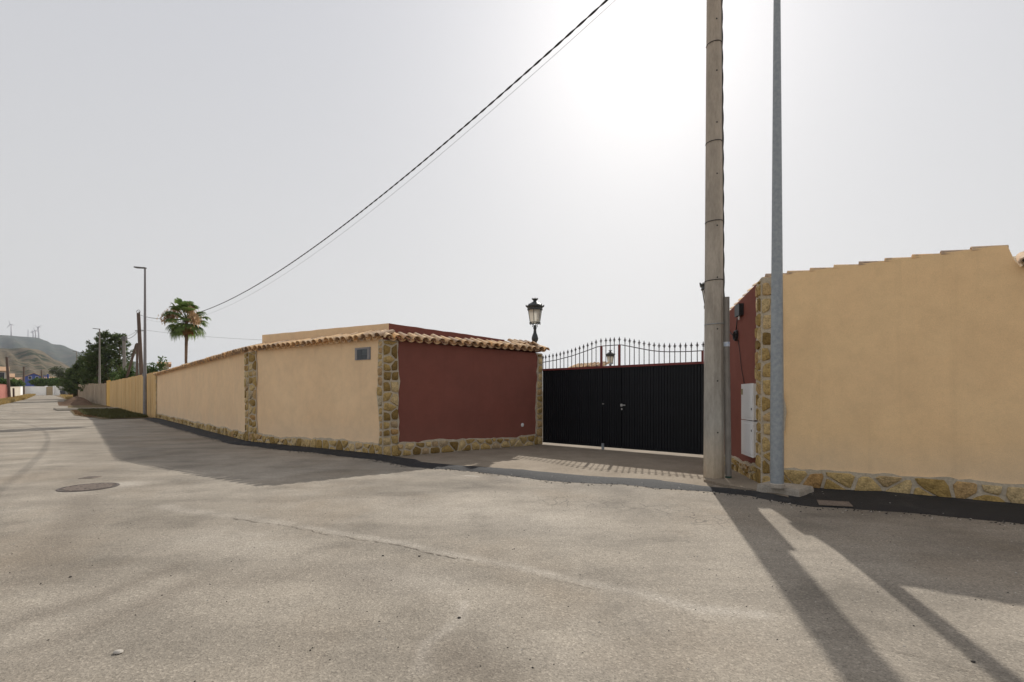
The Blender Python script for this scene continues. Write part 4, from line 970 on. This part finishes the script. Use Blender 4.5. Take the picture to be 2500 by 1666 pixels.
GRASS = leafmat('verge_grass', (.12, .12, .045), (.07, .068, .026), .3); STRAW = leafmat('dry_straw', (.46, .33, .13), (.30, .21, .08), .3); LITTER = leafmat('dead_litter', (.26, .15, .07), (.15, .09, .045), .1)
def blades(name, n, pick, hmin, hmax, mat, seed, label=None, wd=.02):
    rnd = random.Random(seed); b = MB()
    for i in range(n):
        x, y = pick(rnd); z = g(x, y) + .02; h = rnd.uniform(hmin, hmax); e = rv(rnd); d = Vector((e.x*.6, e.y*.6, 1)).normalized()
        leaf(b, Vector((x, y, z)), d, h, wd, rnd)
    o = b.build(name, mat); o['kind'] = 'stuff'
    if label: o['label'] = label; o['category'] = 'grass'
    return o
def lerp2(a, b_, f): return (a[0] + (b_[0]-a[0])*f, a[1] + (b_[1]-a[1])*f)
OUT = [(-23.0, 27.7), (-28.2, 31.8), (-33.0, 37.0), (-37.4, 41.4)]; INN = [(-21.6, 29.3), (-25.8, 33.6), (-30.0, 38.0), (-34.2, 42.6)]
def pick_verge(lo, hi, s0, s1):
    def f(rnd):
        s = rnd.uniform(s0, s1) * 3; i = min(int(s), 2); a = lerp2(OUT[i], OUT[i+1], s-i); c = lerp2(INN[i], INN[i+1], s-i); return lerp2(a, c, lo + (hi-lo)*rnd.random())
    return f
blades('verge_grass', 9000, pick_verge(.12, .98, 0, .82), .08, .24, GRASS, 1, 'short green grass on the verge before the yellow fence', .022)
blades('leaf_litter', 5000, pick_verge(0, .7, .15, .95), .02, .10, LITTER, 2, 'brown dry litter along the edge of the verge', .03)
# concrete crossings
for k, (a, wd) in enumerate((((0.80), .9), ((.93), 1.1))):
    i = min(int(a*3), 2); s = a*3 - i; o_ = Vector(lerp2(OUT[i], OUT[i+1], s)); i_ = Vector(lerp2(INN[i], INN[i+1], s)); d = (Vector(OUT[3]) - Vector(OUT[2])).normalized() * wd
    q = [o_ - (i_ - o_)*.25, i_ , i_ + d*.9, o_ + d*.6 - (i_ - o_)*.3]; b = MB(); b.prism([(p.x, p.y, g(p.x, p.y) + .02) for p in q], (0, 0, .12)); struct(b.build('footpath', MAT['concrete']))
# dirt mound by the block wall
b = MB(); nx = 24; rnd = random.Random(3); m0 = Vector((-43.5, 51.0)); m1 = Vector((-58, 66.5)); dn = Vector((-.71, -.70))
for i in range(nx + 1):
    p = m0.lerp(m1, i/nx)
    for j in range(7):
        q = p + dn * (j/6) * 2.6; h = .75 * math.sin(math.pi * min(1, j/6 + .15)) * math.sin(math.pi * i/nx) * rnd.uniform(.75, 1.2); b.v.append((q.x, q.y, g(q.x, q.y) + .01 + max(0, h)))
for i in range(nx):
    for j in range(6): k = i*7 + j; b.f.append((k, k+1, k+8, k+7))
MND = simple('mound_soil', (.17, .105, .065), (.10, .062, .04), 1.2, .95, .1, bmp=.9, bscale=8, bdist=.1); struct(b.build('earth_mound', MND, None, True))
LW = [(-79.6, 78.0), (-119.0, 120.0)]
def pick_left(rnd):
    f = rnd.random(); x, y = lerp2((-50.5, 49.5), (-113.0, 116.5), f); o = rnd.uniform(0, 3.4 - 1.2*f); return (x - .73*o - (0 if f > .4 else (.4 - f)*3), y - .05*o)
blades('dry_grass', 9000, pick_left, .1, .55, STRAW, 3, 'straw coloured dry grass along the left side of the far street', .045)
def pick_right(rnd):
    f = rnd.random(); x, y = lerp2((-66, 73), (-103, 112), f); o = rnd.uniform(0, 3.0); return (x + .7*o, y + .1*o)
blades('dry_grass', 5000, pick_right, .1, .5, STRAW, 4, 'patchy dry grass at the right side of the street end', .045)

# ------------------------------------------------------------------ walls of the far street
PINK = simple('pink_render', (.46, .19, .155), (.37, .15, .12), .5, .9, .15); WHITE = simple('whitewash', (.86, .855, .84), (.78, .77, .75), .4, .9, .15); CREAM = simple('cream_render', (.60, .54, .44), (.50, .44, .35), .5, .9, .15); TAN = simple('tan_door', (.42, .33, .21), (.33, .26, .17), .8, .85)
def seg_wall(P0, P1, h0, h1, mat, label, th=.25, name='street_wall', panels=1, cap=None):
    P0 = Vector(P0); P1 = Vector(P1); t = thing(name, label, 'wall', (P0.x, P0.y, g(P0.x, P0.y))); d = P1 - P0; nrm = Vector((-d.y, d.x)).normalized() * th
    b = MB(); b.v = [(p.x, p.y, g(P0.x if i in (0, 3) else P1.x, p.y) - .3) for i, p in enumerate((P0, P1, P1 + nrm, P0 + nrm))]
    b.v += [(P0.x, P0.y, g(*P0) + h0), (P1.x, P1.y, g(*P1) + h1), ((P1+nrm).x, (P1+nrm).y, g(*P1) + h1), ((P0+nrm).x, (P0+nrm).y, g(*P0) + h0)]
    b.f = list(BOXF); b.build('wall_face', mat, t)
    b = MB(); e = nrm.normalized() * .04
    q = [P0 - e, P1 - e, P1 + nrm + e, P0 + nrm + e]; hs = [g(*P0) + h0, g(*P1) + h1, g(*P1) + h1, g(*P0) + h0]
    b.v = [(p.x, p.y, h + .001) for p, h in zip(q, hs)] + [(p.x, p.y, h + .07) for p, h in zip(q, hs)]; b.f = list(BOXF); b.build('coping', cap or mat, t)
    return t
seg_wall((-72.5, 68.0), (-79.6, 77.6), 2.45, 2.25, PINK, 'pink rendered wall at the left edge of the street')
seg_wall((-79.9, 78.1), (-96, 96), 1.9, 2.0, CREAM, 'cream street wall just beyond the pink wall')
seg_wall((-96.1, 96.1), (-119.2, 120), 2.0, 2.1, WHITE, 'long white wall running along the far left of the street')
t = seg_wall((-120.5, 121.5), (-103, 121.5), 2.15, 1.95, WHITE, 'white wall closing the far end of the street')
dx0 = at(113, 950, 121.3).x; dx1 = at(129, 950, 121.3).x
b = MB(); b.box(((dx0 + dx1)/2, 121.4, g(0, 121) + 1.05), (dx1 - dx0, .14, 2.1)); b.build('gate_door', TAN, t)
for xx in (dx0 - .2, dx1 + .2): MB().box((xx, 121.45, g(0, 121) + 1.1), (.35, .4, 2.4)).build('gate_pier', WHITE, t)
# ------------------------------------------------------------------ far houses
ROOF = simple('clay_roof', (.50, .33, .21), (.40, .25, .155), 3, .9, .15, mscale=(4, 1, 1)); BLUE = simple('blue_render', (.10, .145, .42), (.08, .12, .36), .6, .9, .15); GLASSD = simple('dark_window', (.05, .05, .055), None, 2, .3, .5)
def house(cx, cy, wx, wy, zb, h, ridge, mat, label, axis_='x', wins=(), name='house', over=.4):
    t = thing(name, label, 'house', (cx, cy, zb)); MB().box((cx, cy, zb + h/2), (wx, wy, h)).build('wall', mat, t)
    if axis_ == 'x': pr = [(-wy/2 - over, -.12), (0, ridge), (wy/2 + over, -.12), (wy/2 + over, .05), (0, ridge + .2), (-wy/2 - over, .05)]; pts = [(cx - wx/2 - over, cy + a, zb + h + q) for a, q in pr]; off = (wx + 2*over, 0, 0)
    else: pr = [(-wx/2 - over, -.12), (0, ridge), (wx/2 + over, -.12), (wx/2 + over, .05), (0, ridge + .2), (-wx/2 - over, .05)]; pts = [(cx + a, cy - wy/2 - over, zb + h + q) for a, q in pr]; off = (0, wy + 2*over, 0)
    b = MB(); b.prism(pts, off); b.build('roof', ROOF, t)
    if axis_ == 'y': b = MB(); b.prism([(cx - wx/2, cy - wy/2, zb + h), (cx + wx/2, cy - wy/2, zb + h), (cx, cy - wy/2, zb + h + ridge)], (0, wy, 0)); b.build('gable', mat, t)
    else:
        b = MB(); b.prism([(cx - wx/2 + .01, cy - wy/2, zb + h), (cx - wx/2 + .01, cy + wy/2, zb + h), (cx - wx/2 + .01, cy, zb + h + ridge)], (wx - .02, 0, 0)); b.build('gable', mat, t)
    t.rotation_euler.z = math.atan2(-cx, cy)
    for (x, z, ww, hh) in wins:
        o = MB().box((cx + x, cy - wy/2 - .02, zb + z), (ww + .16, .1, hh + .16)).build('window', WHITE if mat != WHITE else CREAM, t); MB().box((cx + x, cy - wy/2 - .09, zb + z), (ww, .06, hh)).build('pane', GLASSD, o)
    return t
zt = g(0, 180)
def X(px, dep): return (px - CX) / F_PX * dep
def Z(py, dep): return EYE + (HY - py) / F_PX * dep
def fw(pa, pb, dep):                                     # true width of something facing the viewer that spans pixels pa..pb
    th = math.atan2((pa + pb)/2 - CX, F_PX); return (pb - pa) / F_PX * dep * math.cos(th)
def fhouse(pa, pb, dep, py_eave, rise, mat, label, ax='x', wins=(), dy=6, z0=None, **k):
    zb = (g(0, dep) if z0 is None else z0) - .3; cx = X((pa + pb)/2, dep)
    return house(cx, dep, fw(pa, pb, dep), dy, zb, Z(py_eave, dep) - zb, rise, mat, label, ax, [(a, Z(b_, dep) - zb, c, d) for a, b_, c, d in wins], **k)
fhouse(61, 104, 184, 921.5, 1.35, BLUE, 'far blue house with shallow orange tiled gable roof', 'y', ((-1.0, 923.5, .8, 1.0), (.9, 924, .8, 1.0)), 8)
fhouse(100, 137, 192, 931, 1.5, BLUE, 'low blue house wing at the right of the far blue gable')
fhouse(40, 62, 182, 930, 1.0, BLUE, 'small blue annexe at the left of the far blue gable')
fhouse(-30, 17, 112, 907, .9, CREAM, 'cream house with orange roof behind the pink wall', 'x', ((.6, 919, 1.0, 1.5),))
fhouse(17, 31, 125, 922, .8, CREAM, 'small cream outhouse with orange roof behind the first wooden pole')
fhouse(146, 164, 170, 934, .25, WHITE, 'low white flat building behind the street end near the conifer')
fhouse(160, 184, 150, 941, 1.0, CREAM, 'small pale house with tiled roof left of the conifer')
fhouse(390, 412, 48, 892, .12, CREAM, 'small roof corner peeping above the beige wall end', 'x', (), 3, over=.2)
# blue tower crane-like frame beside the blue house
t = thing('blue_frame', 'blue metal frame posts standing in front of the blue house', 'frame', (X(112, 168), 168, g(0, 168)))
for px in (107, 111, 115.5, 118): MB().tube([(X(px, 168), 168, g(0, 168)), (X(px, 168), 168, Z(914 if px > 112 else 917, 168))], .16 if px > 115 else .1, 6).build('post', BLUE, t)
MB().tube([(X(107, 168), 168, Z(919, 168)), (X(118, 168), 168, Z(919, 168))], .09, 5).build('beam', BLUE, t)
# hedge and shrubs
for k, (px, dep, py, rx, rz, lab) in enumerate(((95, 128, 941, 2.6, 1.5, 'left green hedge clump behind the white end wall'), (118, 127, 940, 2.8, 1.5, 'middle green hedge clump behind the white end wall'), (143, 127, 941, 2.5, 1.3, 'right green hedge clump behind the white end wall'), (34, 104, 944, 1.9, 1.2, 'bright green shrub above the cream street wall'), (4, 96, 938, 1.6, .8, 'green shrub above the pink wall'), (150, 165, 925, 4, 3.2, 'pale green tree behind the street end left of the conifer'))):
    bush(X(px, dep), dep, max(g(0, dep), Z(py, dep) - .6*rz), rx, 1.6, rz, 2200, lab, LEAF_OLIVE if k in (5,) else LEAF_BUSH, .45, seed=40 + k, name='bush' if k < 5 else 'round_tree')
for k, (px, dep, py, rx, rz, lab) in enumerate(((284, 53, 918, 1.2, .9, 'green bush above the yellow fence below the concrete pole'), (316, 44, 905, 1.0, 1.1, 'green bush above the yellow fence beside the leaning brace'), (378, 42, 893, 1.15, .95, 'green bush above the yellow fence near the beige wall end'), (362, 44, 902, .9, .8, 'low green bush behind the fence beside the tall street lamp'))):
    z0_ = Z(py, dep) - rz; bush(X(px, dep), dep, g(0, dep), rx, 1.0, (Z(py, dep) + rz*.9 - g(0, dep))/2, 2600, lab, LEAF_BUSH, .2, seed=60 + k)
u = WCB.hit(590, 830)[0]; q = WCB.p(u, -.9, 0)
bush(q.x, q.y, 0, .35, .35, 1.40, 500, 'leafy shrub tip showing above the beige wall coping', LEAF_BUSH, .09, seed=71)
# ------------------------------------------------------------------ conifer
def conifer(x, y, z, H, Rr, label, seed=2):
    rnd = random.Random(seed); t = thing('conifer_tree', label, 'tree', (x, y, z)); tr = MB()
    stems = [(0, 0, H*.92), (1.6, .6, H*.9), (-1.9, .2, H*.66), (-.6, -.5, H*.74)]
    b = MB()
    for sx, sy, sh in stems:
        tr.tube([(x + sx*.9, y + sy, z - .1), (x + sx, y + sy, z + sh*.5), (x + sx*1.05, y + sy, z + sh)], [.24, .16, .03], 7)
        nb = int(44 * sh / H)
        for i in range(nb):
            f = (i + rnd.random()) / nb; hz = z + sh * (.14 + .86 * f); L = Rr * (1 - f) ** .85 * rnd.uniform(.55, 1.25) * (.72 if sx == 0 else .58) + .35
            a = i * 2.4 + rnd.uniform(-.4, .4); up_ = .22 + .5 * f; c, s = math.cos(a), math.sin(a)
            P = []
            for k in range(8):
                q = k / 7; P.append(Vector((x + sx + c*L*q, y + sy + s*L*q, hz + L*(up_*q*.8 + .25*q*q*q - .1*q))))
            tr.tube(P, [.05*(1 - k/8) + .008 for k in range(8)], 4)
            for k in range(1, 8):
                q = k / 7; m = int(15 + 8*(1 - q))
                for j in range(m):
                    p = P[k] + Vector((rnd.gauss(0, .11 + .14*(1-q)), rnd.gauss(0, .11 + .14*(1-q)), rnd.gauss(-.02, .06 + .03*(1-q))))
                    d = (Vector((c, s, .35)) * .9 + rv(rnd) * .75).normalized(); leaf(b, p, d, rnd.uniform(.22, .48), .062, rnd)
    b.build('crown', LEAF_CON, t); tr.build('trunk', BARK, t, True); return t
p = at(256, 940, 70); conifer(p.x, p.y, g(p.x, p.y), Z(800, 70) - g(0, 70), 4.4, 'large dark green conifer behind the grey block wall')
p = at(206, 940, 80); conifer(p.x, p.y, g(p.x, p.y), Z(868, 80) - g(0, 80), 3.3, 'lower dark conifer at the left edge of the big one', 5)
# ------------------------------------------------------------------ fan palm
def fan_palm(x, y, z, hc, label):
    rnd = random.Random(12); t = thing('fan_palm', label, 'palm tree', (x, y, z)); 
    MB().tube([(x, y, z - .1), (x + .03, y, z + hc*.3), (x - .02, y, z + hc*.6), (x + .02, y, z + hc)], [.10, .075, .065, .085], 10).build('trunk', BARK, t, True)
    lv = MB(); dd_ = MB(); fl_ = MB(); C_ = Vector((x, y, z + hc))
    def fan(b, o, dirv, R_, n, droop, spread=2.0):
        s = dirv.cross(Vector((0, 0, 1))); s = s.normalized() if s.length > .05 else Vector((1, 0, 0)); u_ = s.cross(dirv).normalized()
        for k in range(n):
            a = (k/(n-1) - .5) * spread; d = (dirv*math.cos(a) + s*math.sin(a)).normalized(); L = R_ * (.72 + .28*math.cos(a)) * rnd.uniform(.85, 1.1)
            e = Vector((0, 0, -1)); w_ = s*math.cos(a) - dirv*math.sin(a); i = len(b.v); wd = .026
            p1 = o + d*L*.55 + u_*.02; p2 = o + d*L*.82 + e*droop*L*.25; p3 = o + d*L*.96 + e*droop*L*.75
            b.v += [tuple(o), tuple(p1 + w_*wd*1.3), tuple(p1 - w_*wd*1.3), tuple(p2 + w_*wd), tuple(p2 - w_*wd), tuple(p3)]; b.f += [(i, i+1, i+2), (i+1, i+3, i+4, i+2), (i+3, i+5, i+4)]
    for k in range(50):
        a = k*2.399 + rnd.uniform(-.25, .25); f = k/49; el = R(78 - 122*f + rnd.uniform(-9, 9)); d = Vector((math.cos(a)*math.cos(el), math.sin(a)*math.cos(el), math.sin(el)))
        pl = rnd.uniform(.46, .78); o = C_ + d*pl + Vector((0, 0, -.05)); lv.tube([tuple(C_), tuple(o)], .014, 4); fan(lv, o, (d + Vector((0, 0, -.08))).normalized(), rnd.uniform(.40, .58), 15, .15 + .55*f)
    for k in range(9):
        a = k*2.399; d = Vector((math.cos(a)*.42, math.sin(a)*.42, -1)).normalized(); o = C_ + d*.38; fan(dd_, o, d, rnd.uniform(.35, .55), 11, .3, 1.1)
    for k in range(9):
        a = k*2.1 + 3.6; el = R(rnd.uniform(5, 60)); d = Vector((math.cos(a)*math.cos(el), math.sin(a)*math.cos(el), math.sin(el))); o = C_ + d*.55
        fl_.tube([tuple(C_), tuple(C_ + d*.75), tuple(C_ + d*.95 + Vector((0, 0, -.2)))], .012, 4)
        for j in range(170):
            q = rnd.random(); p_ = C_ + d*(.5 + .55*q) + Vector((rnd.gauss(0, .09), rnd.gauss(0, .09), -.35*q*q + rnd.gauss(0, .10))); leaf(fl_, p_, (Vector((0, 0, -1)) + rv(rnd)*.6).normalized(), .16, .022, rnd)
    lv.build('crown', LEAF_PALM, t); dd_.build('dead_skirt', DEAD, t); fl_.build('flower_clusters', FLOWER, t)
p = at(455, 780, 25.5); fan_palm(p.x, p.y, 0, p.z, 'fan palm with pale flower clusters behind the beige wall')
# ------------------------------------------------------------------ poles beyond the fence
def wood_pole(px0, py0, px1, py1, dep, label, r0=.15, r1=.10, mat='wood', ground=True, group=None, name='wooden_pole', arms=True, cat='utility pole'):
    top = at(px0, py0, dep); bot = at(px1, py1, dep); d = (top - bot) / (top.z - bot.z); gz = g(bot.x, dep) - .2; bt = bot + d * (gz - bot.z)
    t = thing(name, label, cat, (bt.x, bt.y, gz + .2), group); MB().tube([bt, bt.lerp(top, .5), top], [r0, (r0 + r1)/2, r1], 8).build('shaft', MAT[mat], t, 40)
    if arms:
        MB().lathe([(.02, -.12), (.05, -.1), (.05, -.03), (.02, 0)], (top.x + .05, top.y, top.z + .14), 6).build('insulator', MAT['conc_pole'], t)
    return t, top
t, T1 = wood_pole(338, 765, 346, 925, 40, 'tall leaning wooden pole behind the yellow fence carrying the thick cable', .17, .12)
MB().tube([(T1.x + .14*math.cos(a), T1.y, T1.z + .12 + .14*math.sin(a)) for a in [i*math.pi/8 for i in range(17)]], .02, 5).build('cable_hook', MAT['galv_dark'], t)
q = at(341, 808, 40); MB().box((q.x, q.y, q.z), (.7, .06, .06)).build('cross_arm', MAT['galv_dark'], t)
wood_pole(335, 838, 334.5, 930, 40.8, 'short dark wooden post beside the leaning pole', .09, .08, arms=False)
wood_pole(333, 840, 309, 925, 43.5, 'slanting wooden brace leaning against the tall wooden pole', .11, .09, arms=False, name='brace_pole', cat='brace')
t2, T2 = wood_pole(302, 823, 305, 930, 46, 'upright pale concrete pole behind the fence beside the conifer', .17, .12, mat='conc_pole')
q = at(304, 827, 46); MB().box((q.x, q.y, q.z), (.35, .25, .4)).build('cable_clamp', MAT['galv_dark'], t2)
_, L1 = wood_pole(16.5, 872, 22.5, 965, 77, 'nearest wooden pole on the left beside the pink wall', .2, .15)
_, L2 = wood_pole(58, 895, 58, 960, 112, 'wooden pole at the corner of the white end wall', .2, .15)
_, L3 = wood_pole(101, 903, 102, 935, 150, 'distant wooden pole before the blue house', .22, .16)
wood_pole(33, 948, 33.5, 972, 78, 'short grey wooden post at the foot of the cream wall', .12, .12, arms=False)
wood_pole(157, 905, 157.5, 960, 118, 'slim pale lamp pole at the right end of the white end wall', .12, .08, mat='conc_pole', arms=False, name='street_pole')
WIRE = MAT['galv_dark']
for k, (a, c, s, r_, lab) in enumerate(((T1 - Vector((0, 0, 1.4)), T2, .35, .022, 'black cable between the leaning pole and the concrete pole'), (T1 - Vector((0, 0, 1.4)), at(150, 855, 95), 1.2, .012, 'thin wire running left from the leaning pole behind the conifer'), (T1 - Vector((0, 0, 1.3)), Vector((-3, 30, 5.0)), .6, .008, 'faint thin wire running right from the leaning pole behind the palm'),
    (L1, L2, .5, .022, 'wire between the pink wall pole and the white wall pole'), (L2, L3, .6, .024, 'wire between the white wall pole and the distant pole'), (L2, at(160, 900, 118), .8, .024, 'wire crossing the street end from the white wall pole'))):
    tag(MB().tube(catenary(Vector(a), Vector(c), s, 30), r_, 4).build('overhead_wire', WIRE, None, True), lab, 'wire')
# ------------------------------------------------------------------ rubbish bins at the street end
BINM = simple('bin_plastic', (.06, .065, .08), None, 4, .6); BINR = simple('bin_maroon', (.16, .045, .06), None, 4, .6)
for k, (px, m_, lab) in enumerate(((155, BINM, 'leftmost dark grey rubbish bin at the street end'), (162, BINM, 'dark grey rubbish bin in the middle at the street end'), (168.5, simple('bin_grey', (.3, .29, .28), None, 4, .6), 'pale grey rubbish bin at the street end'), (175, BINR, 'maroon rubbish bin beside the conifer'))):
    y = 112 - k*2.5; x = X(px, y); z = g(x, y); t = thing('rubbish_bin', lab, 'bin', (x, y, z), 'bins at the street end'); b = MB()
    b.v = [(x + sx*.34, y + sy*.34, z + .08) for sx, sy in ((-1,-1),(1,-1),(1,1),(-1,1))] + [(x + sx*.45, y + sy*.45, z + 1.05) for sx, sy in ((-1,-1),(1,-1),(1,1),(-1,1))]; b.f = list(BOXF); b.build('body', m_, t)
    b = MB(); b.v = [(x + sx*.48, y + sy*.48, z + 1.06) for sx, sy in ((-1,-1),(1,-1),(1,1),(-1,1))] + [(x + sx*.4, y + sy*.45 + .04, z + 1.2) for sx, sy in ((-1,-1),(1,-1),(1,1),(-1,1))]; b.f = list(BOXF); b.build('lid', m_, t)
    for s in (-1, 1): MB().tube([(x + s*.3 - .03, y + .3, z + .1), (x + s*.3 + .03, y + .3, z + .1)], .1, 8).build('wheel', MAT['black_plastic'], t)
# ------------------------------------------------------------------ inside the garden: tiled wall seen over the gate
GW0 = at(1391, 890, 21); t = thing('garden_wall', 'low ochre garden wall with tile coping glimpsed behind the gate top', 'wall', (GW0.x, GW0.y, 0))
b = MB(); q0 = at(1391, 890, 21); q1 = at(1475, 905, 19); dvec = Vector((q1.x - q0.x, q1.y - q0.y)).normalized(); nn_ = Vector((-dvec.y, dvec.x)) * .25
zq = q0.z; Lg = (Vector((q1.x, q1.y)) - Vector((q0.x, q0.y))).length
b.v = [(q0.x, q0.y, 0), (q1.x, q1.y, 0), (q1.x + nn_.x, q1.y + nn_.y, 0), (q0.x + nn_.x, q0.y + nn_.y, 0)]; b.v += [(x, y, zq - .22) for x, y, _ in b.v]; b.f = list(BOXF); b.build('wall_face', MAT['ochre'], t)
WQ = Wall((q0.x, q0.y), (q1.x, q1.y)); tile_row(WQ, .05, Lg - .05, t, zq - .25, seed=77, slope=24, d=.12)
# ------------------------------------------------------------------ hills and wind turbines
def hill_mat(name, stops, scale, c_stripe=None):
    m, n, b = nodes(name, .95, .1); v = tc(n); f = noise(n, v, scale, 8, .68); f2 = noise(n, v, scale*5, 6, .7)
    col = ramp(n, math_(n, 'ADD', math_(n, 'MULTIPLY', f, .62), math_(n, 'MULTIPLY', f2, .38)), stops); n.links.new(col, b.inputs['Base Color']); bump(n, b, f2, .6, 3.0); return m
def hill(name, prof, dep, z0dep, mat, seed, rough):
    """ridge profile given as photo pixels at depth dep, falling towards the street at depth z0dep"""
    rnd = random.Random(seed); px = [p[0] for p in prof]; py = [p[1] for p in prof]; xs = np.linspace(px[0], px[-1], 150); ridge = np.interp(xs, px, py)
    ph = [rnd.uniform(0, 6) for _ in range(8)]; b = MB(); M_ = 26
    for i, x in enumerate(xs):
        rz = EYE + (HY - ridge[i]) / F_PX * dep
        for j in range(M_ + 1):
            f = j / M_; f2 = min(f / .86, 1); y = z0dep + (dep - z0dep) * f * 1.16; X_ = (x - CX) / F_PX * y
            s = f2 ** .8 if f <= .86 else 1 - (f - .86) * 1.2
            wv_ = sum(math.sin(x * .017 * (k + 1) * (1 + .3 * (k % 2)) + f * (2.3 + 2.9 * (k % 4)) + ph[k]) / (k + 1) ** .8 for k in range(8)) * rough * math.sin(math.pi * min(f2, 1))
            b.v.append((X_, y, max(-2, 3 + (rz - 3) * s + wv_ + (0 if f2 >= .98 or f2 < .02 else rnd.gauss(0, rough*.06)))))
    for i in range(149):
        for j in range(M_): k = i*(M_ + 1) + j; b.f.append((k, k + 1, k + M_ + 2, k + M_ + 1))
    return struct(b.build(name, mat, None, True))
HF = hill_mat('far_hill', [(.38, (.012, .022, .012)), (.5, (.032, .042, .026)), (.57, (.06, .056, .036)), (.64, (.13, .095, .065))], .007)
HN = hill_mat('near_hill', [(.41, (.014, .024, .012)), (.46, (.045, .046, .025)), (.50, (.095, .078, .052)), (.58, (.14, .11, .072)), (.68, (.23, .17, .095))], .02)
hill('hill', [(-700, 850), (-400, 800), (-150, 812), (0, 818), (40, 820), (93, 824), (104, 829), (116, 833), (128, 840), (154, 842), (165, 849), (187, 857), (240, 872), (322, 884), (380, 897), (520, 915), (760, 945), (900, 968)], 2600, 1250, HF, 3, 16)
hill('hill', [(-600, 900), (-300, 850), (-100, 846), (30, 851), (55, 849), (93, 853), (105, 858), (116, 866), (132, 877), (149, 883), (166, 893), (200, 912), (300, 935), (420, 960), (560, 968)], 760, 330, HN, 4, 6)
TURB = simple('turbine_white', (.62, .60, .62), None, 1, .5)
def turbine(px, py_hub, py_base, blade_px, rot, label):
    dep = 2600; c = at(px, py_hub, dep); zb = Z(py_base, dep) - 25; t = thing('wind_turbine', label, 'wind turbine', (c.x, c.y, zb), 'wind turbines on the ridge'); L = blade_px / F_PX * dep
    MB().tube([(c.x, c.y, zb), (c.x, c.y, c.z)], [3.6, 2.4], 8).build('tower', TURB, t, True); MB().box((c.x, c.y + 1, c.z + .5), (4.2, 11, 4.2)).build('nacelle', TURB, t); MB().lathe([(1.0, -2.5), (2.2, -1), (2.2, 1)], (c.x, c.y - 6, c.z), 8).build('hub', TURB, t)
    for k in range(3):
        a = R(rot + 120*k); d = Vector((math.sin(a), 0, math.cos(a))); o = Vector((c.x, c.y - 6, c.z)); MB().tube([o, o + d*L*.2, o + d*L], [1.5, 1.8, .5], 5).build('blade', TURB, t)
turbine(27.5, 793, 822, 11.5, -17, 'leftmost wind turbine, standing alone on the ridge')
turbine(87, 808, 825, 9.0, -15, 'smaller wind turbine just left of the tall right turbine on the ridge')
turbine(94.5, 800, 826, 12, 62, 'tall rightmost wind turbine with raised blades on the ridge')
turbine(81, 811, 824, 5.5, 10, 'smallest wind turbine, behind the pair on the ridge')
t = thing('radio_mast', 'thin lattice radio mast on the ridge between the turbines', 'mast', (X(68.5, 2600), 2600, Z(830, 2600)))
for s in (-2.2, 2.2): MB().tube([(X(68.5, 2600) + s, 2600, Z(830, 2600)), (X(68.5, 2600) + s*.5, 2600, Z(805, 2600))], .9, 4).build('leg', TURB, t)
for k in range(6): zz = Z(822 - 2.6*k, 2600); MB().tube([(X(68.5, 2600) - 2, 2600, zz), (X(68.5, 2600) + 2, 2600, zz + 3)], .6, 4).build('brace', TURB, t)
# ------------------------------------------------------------------ haze
hm = bpy.data.materials.new('haze'); hm.use_nodes = True; hn = hm.node_tree; hn.nodes.clear(); ho = hn.nodes.new('ShaderNodeOutputMaterial'); pv_ = hn.nodes.new('ShaderNodeVolumePrincipled')
pv_.inputs['Color'].default_value = (.82, .88, .98, 1); pv_.inputs['Density'].default_value = .00010; pv_.inputs['Anisotropy'].default_value = .3; hn.links.new(pv_.outputs[0], ho.inputs['Volume'])
HAZE = True
if HAZE:
    b = MB(); b.box((-1000, 1450, 200), (11000, 9400, 410)); o = b.build('haze', hm); o['kind'] = 'stuff'
